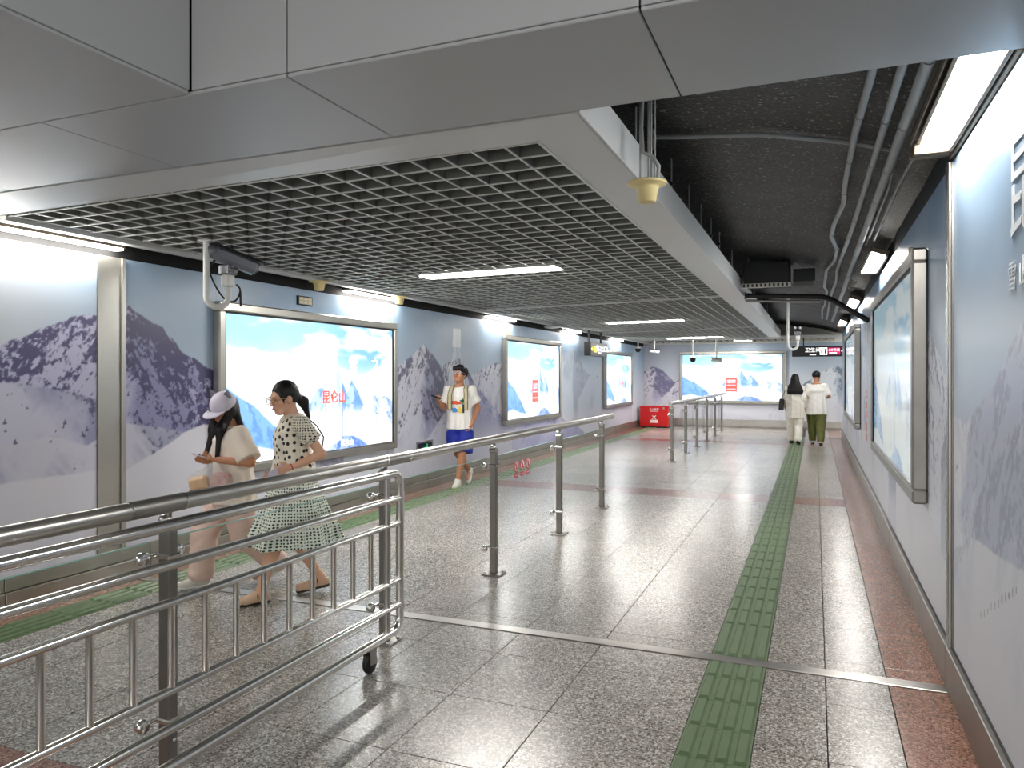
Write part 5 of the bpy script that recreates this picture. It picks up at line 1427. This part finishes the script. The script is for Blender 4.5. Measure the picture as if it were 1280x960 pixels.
finish(Bw, S, 'collar', mat('cream_collar', rgb(226, 216, 200), .8))
S = Sdf((-.34, -.42, .34), (.34, .40, 1.02), .008)
S.loft([(.385, 0, -.01, .250, .320), (.50, 0, -.01, .235, .285), (.65, 0, -.005, .205, .225), (.80, 0, 0, .180, .170), (.92, 0, 0, .152, .130), (1.0, 0, 0, .135, .112)], .02, (8, .10, .6))
finish(Bw, S, 'skirt', SKIRT, (0, 0, .22))
shoe(Bw, LA, (0, 1), SHOE_B, SOLE_D, .155, .038, 'flat_shoe', high=0); shoe(Bw, RA, (.1, 1), SHOE_B, SOLE_D, .155, .038, 'flat_shoe', pitch=.12, high=0)
for a, f in ((LA, (0, 1)), (RA, (.1, 1))):
    MB().tube([a + V3(.042 * math.cos(t_), .030 + .0 * math.sin(t_), -.035 + .038 * math.sin(t_)) for t_ in [math.pi * i / 8 for i in range(9)]], .004, 6).build('shoe_strap', SOLE_D, Bw, local=True)
S = Sdf((-.14, -.30, 1.14), (.14, .20, 1.60), .005)
S.ell(P(0, -.020, .030), V3(.082, .099, .098), R, .02); S.ell(P(0, .100, -.042), V3(.070, .078, .092), R, .025, True); S.ell(P(0, .02, -.10), V3(.09, .07, .065), R, .02, True)
S.cone(P(0, -.100, -.015), P(0, -.140, -.055), .030, .034, .03); S.cone(P(0, -.140, -.055), P(0, -.160, -.18), .034, .012, .03)
for sx in (-1, 1): S.cone(P(sx * .066, .048, .035), P(sx * .070, .036, -.030), .008, .003, .02)
finish(Bw, S, 'hair', HAIR)
MB().tube([P(.028 * math.cos(a), -.112 + .02 * math.sin(a), -.028 + .026 * math.sin(a)) for a in [2 * math.pi * i / 14 for i in range(15)]], .008, 6).build('hair_tie', BAGM, Bw, local=True)
strap = [V3(-.085, -.06, 1.31), V3(-.12, -.13, 1.24), V3(-.15, -.17, 1.16), V3(-.13, -.16, 1.05)]
MB().tube(strap, .005, 6).build('bag_strap', BAGM, Bw, local=True)
MB().tube([WL + V3(.027 * math.cos(a), 0.008 * math.sin(a) - .005, .027 * math.sin(a)) for a in [2 * math.pi * i / 14 for i in range(15)]], .004, 6).build('bracelet', mat('red_bead', rgb(160, 40, 36), .4), Bw, local=True)
phone('lilac smartphone held at her waist by the woman in the dotted blouse', Bw, (-.112, .140, .930), (.15, .8, -.55), (1, 0, .3))

# ---------------- man in blue shorts
Cm = person('young man in white printed tee and blue shorts looking up', -4.78, 9.72, .25, -.968)
HC = V3(0, .01, 1.615); R = rotm(-.18, .34)
S = Sdf((-.38, -.52, -.01), (.38, .32, 1.78), .007)
P = head(S, HC, R, False, 1.12)
S.cone(P(0, -.03, -.06), V3(0, -.02, 1.44), .053, .060, .03)
S.loft([(.80, 0, -.01, .155, .105), (.95, 0, -.01, .145, .10), (1.10, 0, -.01, .15, .105), (1.28, 0, -.01, .17, .11), (1.40, 0, -.015, .165, .09), (1.46, 0, -.02, .08, .06)], .04)
SL, EL, WL = V3(-.185, -.015, 1.415), V3(-.245, -.10, 1.13), V3(-.185, .035, .905)
SR, ER, WR = V3(.185, -.015, 1.415), V3(.245, -.03, 1.13), V3(.275, .17, 1.225)
limb(S, SL, EL, WL, (.048, .040, .027)); limb(S, SR, ER, WR, (.048, .040, .027))
hand(S, WL, (.25, .35, -.9), (.9, .2, .1), (0, .9, .1), 1.0, .5); hand(S, WR, (.1, .75, .55), (-.6, -.3, .7), (-.4, .2, .8), 1.0, .8)
LA, RA = V3(.005, .12, .085), V3(-.085, -.30, .19)
limb(S, V3(-.09, -.01, .86), V3(-.055, .10, .48), LA, (.082, .055, .036), calf=True); limb(S, V3(.09, -.01, .86), V3(.035, -.02, .48), RA, (.082, .055, .036), calf=True)
foot(S, LA, (.1, 1)); foot(S, RA, (0, 1), toe_up=-.04)
finish(Cm, S, 'body', SKIN_T); face_bits(Cm, P, R, 1.12); glasses(Cm, P, GLP, LENS)
S = Sdf((-.36, -.22, .80), (.36, .22, 1.50), .007)
S.loft([(.835, 0, -.01, .185, .140), (1.0, 0, -.01, .178, .135), (1.15, 0, -.008, .182, .135), (1.30, 0, -.01, .190, .130), (1.40, 0, -.015, .165, .095), (1.455, 0, -.02, .085, .066), (1.475, 0, -.02, .066, .060)], .03, (7, .05, 0.3))
for a, b in ((SL, EL), (SR, ER)): S.ell(a + V3(-a[0] * .08, 0, -.002), V3(.066, .070, .048), k=.06); S.cone(a + V3(-a[0] * .2, 0, .0), a + (b - a) * .70, .068, .084, .05, flat=True)
S.wrinkle(.0035, (16, 14, 20), .2); tee = finish(Cm, S, 't_shirt', WTEE)
# printed beach picture on the chest, slightly proud of the cloth
def chest(x, z): return V3(x, -.009 + .137 * math.sqrt(max(0, 1 - (x / .186) ** 2)) + .007, z)
def patch(name, pts, m):
    mb = MB(); v0 = [chest(x, z) for x, z in pts]; v1 = [p + V3(0, .002, 0) for p in v0]; n = len(pts)
    mb._add(v0 + v1, [tuple(range(n, 2 * n)), tuple(reversed(range(n)))] + [(i, (i + 1) % n, n + (i + 1) % n, n + i) for i in range(n)]); mb.build(name, m, tee, local=True)
PR = {k: mat('print_' + k, c, .7) for k, c in dict(orange=rgb(214, 84, 40), yellow=rgb(236, 196, 70), green=rgb(40, 110, 70), blue=rgb(60, 140, 210), dark=rgb(40, 36, 34)).items()}
patch('chest_print', [(.09, 1.24), (.09, 1.20), (.02, 1.19), (-.05, 1.20), (-.05, 1.22), (.03, 1.245)], PR['orange'])
patch('chest_print', [(.09, 1.13), (.08, 1.08), (.01, 1.08), (.0, 1.12), (.05, 1.15)], PR['blue'])
patch('chest_print', [(-.01, 1.16), (-.01, 1.07), (-.05, 1.07), (-.05, 1.13), (-.03, 1.17)], PR['yellow'])
patch('chest_print', [(-.065, 1.19), (-.065, 1.07), (-.09, 1.07), (-.09, 1.19)], PR['dark'])
patch('chest_print', [(-.07, 1.21), (-.02, 1.25), (-.06, 1.26), (-.07, 1.28), (-.08, 1.26), (-.11, 1.25)], PR['green'])
patch('chest_print', [(-.068, 1.24), (-.062, 1.18), (-.072, 1.18), (-.076, 1.24)], PR['green'])
S = Sdf((-.26, -.22, .42), (.26, .26, .92), .008)
S.ell(V3(0, -.01, .82), V3(.166, .118, .085), k=.03)
for h, k_ in ((V3(-.095, -.01, .84), V3(-.075, .085, .50)), (V3(.095, -.01, .84), V3(.065, -.01, .50))): S.cone(h - V3(0, 0, .03), k_, .105, .130, .03, flat=True)
S.wrinkle(.005, (24, 24, 16), .5); finish(Cm, S, 'shorts', BLUE)
shoe(Cm, LA, (.12, 1), SOLE_W, mat('lime_sole', rgb(190, 200, 110), .5), .165, .046); shoe(Cm, RA, (0, 1), SOLE_W, SOLE_D, .165, .046, pitch=.75)
S = Sdf((-.15, -.18, 1.50), (.15, .18, 1.80), .006)
S.ell(P(0, -.022, .045), V3(.110, .128, .112), R, .02); S.ell(P(0, .100, -.050), V3(.084, .074, .094), R, .02, True); S.ell(P(0, .01, -.12), V3(.12, .10, .085), R, .02, True)
S.cone(P(-.055, .078, .066), P(.055, .078, .066), .030, k=.03); S.wrinkle(.004, (60, 60, 60), .5)
finish(Cm, S, 'hair', HAIR)
STRAP = mat('khaki_strap', rgb(196, 186, 150), .8)
for sx in (-1, 1):
    pts = []
    for z, y in ((1.12, .135), (1.22, .142), (1.33, .133), (1.41, .095), (1.455, .03), (1.46, -.04), (1.42, -.11)):
        pts.append((sx * (.118 - .012 * (z > 1.4)), y, z))
    for nm_, w_, m_ in (('backpack_strap', .024, STRAP), ('strap_edge', .005, BAGM)):
        for off in ((0,) if nm_ == 'backpack_strap' else (-.025, .025)):
            mb = MB(); vs = []
            for x, y, z in pts: vs += [(x + off - w_, y, z), (x + off + w_, y, z), (x + off + w_, y + .01, z + .004), (x + off - w_, y + .01, z + .004)]
            fs = [(4 * i + j, 4 * i + (j + 1) % 4, 4 * i + 4 + (j + 1) % 4, 4 * i + 4 + j) for i in range(len(pts) - 1) for j in range(4)] + [(3, 2, 1, 0), tuple(4 * (len(pts) - 1) + j for j in range(4))]
            mb._add(vs, fs); mb.build(nm_, m_, Cm, local=True)
S = Sdf((-.2, -.34, .98), (.2, -.05, 1.48), .010)
S.loft([(1.0, 0, -.20, .13, .07), (1.1, 0, -.21, .15, .09), (1.3, 0, -.20, .145, .085), (1.43, 0, -.17, .10, .055)], .03)
finish(Cm, S, 'backpack', STRAP)
phone('dark smartphone in the raised hand of the man in blue shorts', Cm, (.285, .285, 1.30), (.5, .65, .35), (-.3, -.5, .8), PHONE_D)

# ---------------- couple walking away
def walker(label, X, Y, hgt, fem):
    o = person(label, X, Y, 0.0, 1.0); s = hgt / 1.68
    v = lambda x, y, z: V3(x, y, z) * s
    HC = v(0, .02, 1.565); R = rotm(-.35 if not fem else .1, -.05)
    S = Sdf((-.40, -.40, -.01), (.40, .40, 1.72 * s), .010)
    P = head(S, HC, R, fem, s)
    S.cone(P(0, -.03, -.06), v(0, -.01, 1.40), .05 * s, .056 * s, .03)
    S.loft([tuple(np.array(r) * s) for r in ((.80, 0, -.01, .15, .105), (1.0, 0, 0, .135, .10), (1.2, 0, 0, .16, .105), (1.36, 0, -.01, .16, .085), (1.42, 0, -.01, .08, .06))], .04)
    w = .155 if fem else .185
    SL, EL, WL = v(-w, -.01, 1.36), v(-w - .05, -.03, 1.09), v(-w - .06, .05, .86)
    SR, ER, WR = v(w, -.01, 1.36), v(w + .05, -.03, 1.09), v(w + .06, .05, .86)
    if not fem: ER, WR = v(w + .08, -.02, 1.10), v(w - .02, .19, 1.12)
    for a, b, c in ((SL, EL, WL), (SR, ER, WR)): limb(S, a, b, c, (.045 * s, .038 * s, .026 * s))
    hand(S, WL, (0, .15, -1), (1, 0, 0), (0, 1, 0), s, .5, k=.008); hand(S, WR, (0, .15, -1) if fem else (-.5, .8, .1), (-1, 0, 0) if fem else (-.7, -.5, 0), (0, 1, .3), s, .5, k=.008)
    LA, RA = (v(-.08, .14, .085), v(.075, -.22, .12)) if fem else (v(-.085, .15, .085), v(.085, -.14, .10))
    limb(S, v(-.085, 0, .84), v(-.09, .09, .46), LA, (.08, .052, .035), calf=True); limb(S, v(.085, 0, .84), v(.085, -.02, .45), RA, (.08, .052, .035), calf=True)
    foot(S, LA, (0, 1)); foot(S, RA, (0, 1), toe_up=-.02)
    finish(o, S, 'body', SKIN if fem else SKIN_T); face_bits(o, P, R, s)
    S = Sdf((-.42, -.26, .55), (.42, .26, 1.50 * s), .009)
    zb = .62 if fem else .70
    ww = 1.0 if fem else 1.13
    S.loft([(zb, 0, -.01, .205 * ww, .150), (.85, 0, -.01, .20 * ww, .15), (1.1 * s, 0, -.005, .185 * ww, .14), (1.28 * s, 0, -.01, .182 * ww, .125), (1.36 * s, 0, -.012, .155 * ww, .092), (1.405 * s, 0, -.012, .08, .062), (1.425 * s, 0, -.012, .066, .058)], .03, (8, .06, .5))
    for a, b, c in ((SL, EL, WL), (SR, ER, WR)):
        S.ell(a + V3(-a[0] * .08, 0, -.002), V3(.070, .072, .056), k=.05); S.cone(a + V3(-a[0] * .2, 0, 0), a + (b - a) * (1.0 if fem else .85), .068, .082 if not fem else .066, .05, flat=True)
        if fem: S.cone(b, b + (c - b) * .8, .062, .055, .03, flat=True)
    S.wrinkle(.004, (18, 16, 24), .6); shirt = finish(o, S, 'long_shirt' if fem else 't_shirt', IVORY if fem else WTEE)
    S = Sdf((-.30, -.40, .05), (.30, .34, .92), .009)
    S.ell(v(0, -.01, .82), v(.165, .13, .11), k=.03)
    for h, k_, a in ((v(-.09, 0, .82), v(-.092, .09, .46), LA), (v(.09, 0, .82), v(.088, -.02, .45), RA)):
        r0 = .105 if fem else .115; S.cone(h, k_, r0, r0 * .92, .03); S.cone(k_, a + V3(0, 0, .0), r0 * .92, .085 if fem else .082, .02)
    S.wrinkle(.006, (20, 24, 28), 1.2); S.below(.075)
    tr = finish(o, S, 'trousers', IVORY if fem else OLIVE)
    if not fem:
        for sx in (-1, 1): MB().box((sx * .20, .02, .60), (.03, .16, .19), Matrix.Rotation(.1 * sx, 3, 'Y'), .01).build('cargo_pocket', OLIVE, o, local=True)
    shoe(o, LA, (-.1, 1), BAGM if fem else SOLE_W, BAGM if fem else SOLE_D, .15, .044); shoe(o, RA, (.1, 1), BAGM if fem else SOLE_W, BAGM if fem else SOLE_D, .15, .044, pitch=.4 if fem else .2)
    S = Sdf((-.26, -.26, 1.0), (.26, .2, 1.72 * s), .007)
    if fem:
        S.ell(P(0, -.020, .030), V3(.086, .102, .100), R, .02); S.ell(P(0, .10, -.05), V3(.07, .075, .10), R, .02, True)
        S.loft([(1.17, 0, -.125, .160, .040), (1.25, 0, -.125, .172, .048), (1.36, 0, -.10, .145, .060), (1.45, 0, -.07, .112, .075), (1.56, 0, -.03, .086, .085)], .03, (10, .05, 0)); S.wrinkle(.003, (50, 20, 8), .3)
    else:
        S.ell(P(0, -.022, .045), V3(.092, .108, .094), R, .02); S.ell(P(0, .09, -.045), V3(.08, .075, .10), R, .02, True); S.ell(P(0, -.05, -.115), V3(.12, .15, .10), R, .02, True); S.wrinkle(.003, (60, 60, 60), .3)
    finish(o, S, 'hair', HAIR)
    return o, P, shirt
D, P, _ = walker('woman in ivory shirt and trousers with long black hair walking away', -.44, 18.70, 1.64, True)
E_, P, sh_ = walker('man in white tee and olive cargo trousers walking away', .03, 18.85, 1.70, False)
glasses(E_, P, GLM)
mb = MB()
for k in range(9): mb.box((-.14 + .035 * k, -.150 - .004 * math.cos(k), 1.235 + .01 * math.sin(k * 2)), (.022, .004, .02))
tag(mb.build('back_print', mat('grey_print', rgb(206, 204, 200), .7), sh_, local=True), kind='stuff')
hb = thing('handbag', 'black handbag on the shoulder of the woman walking away', 'bag', (-.44 - .29, 18.70 - .02, .80))
MB().box((-.735, 18.68, .93), (.11, .24, .27), Matrix.Rotation(.08, 3, 'Y'), .02).build('bag_body', BAGM, hb)
MB().tube([(-.73, 18.60, 1.05), (-.66, 18.65, 1.25), (-.60, 18.68, 1.385), (-.66, 18.72, 1.25), (-.73, 18.76, 1.05)], .008, 8).build('bag_strap', BAGM, hb)
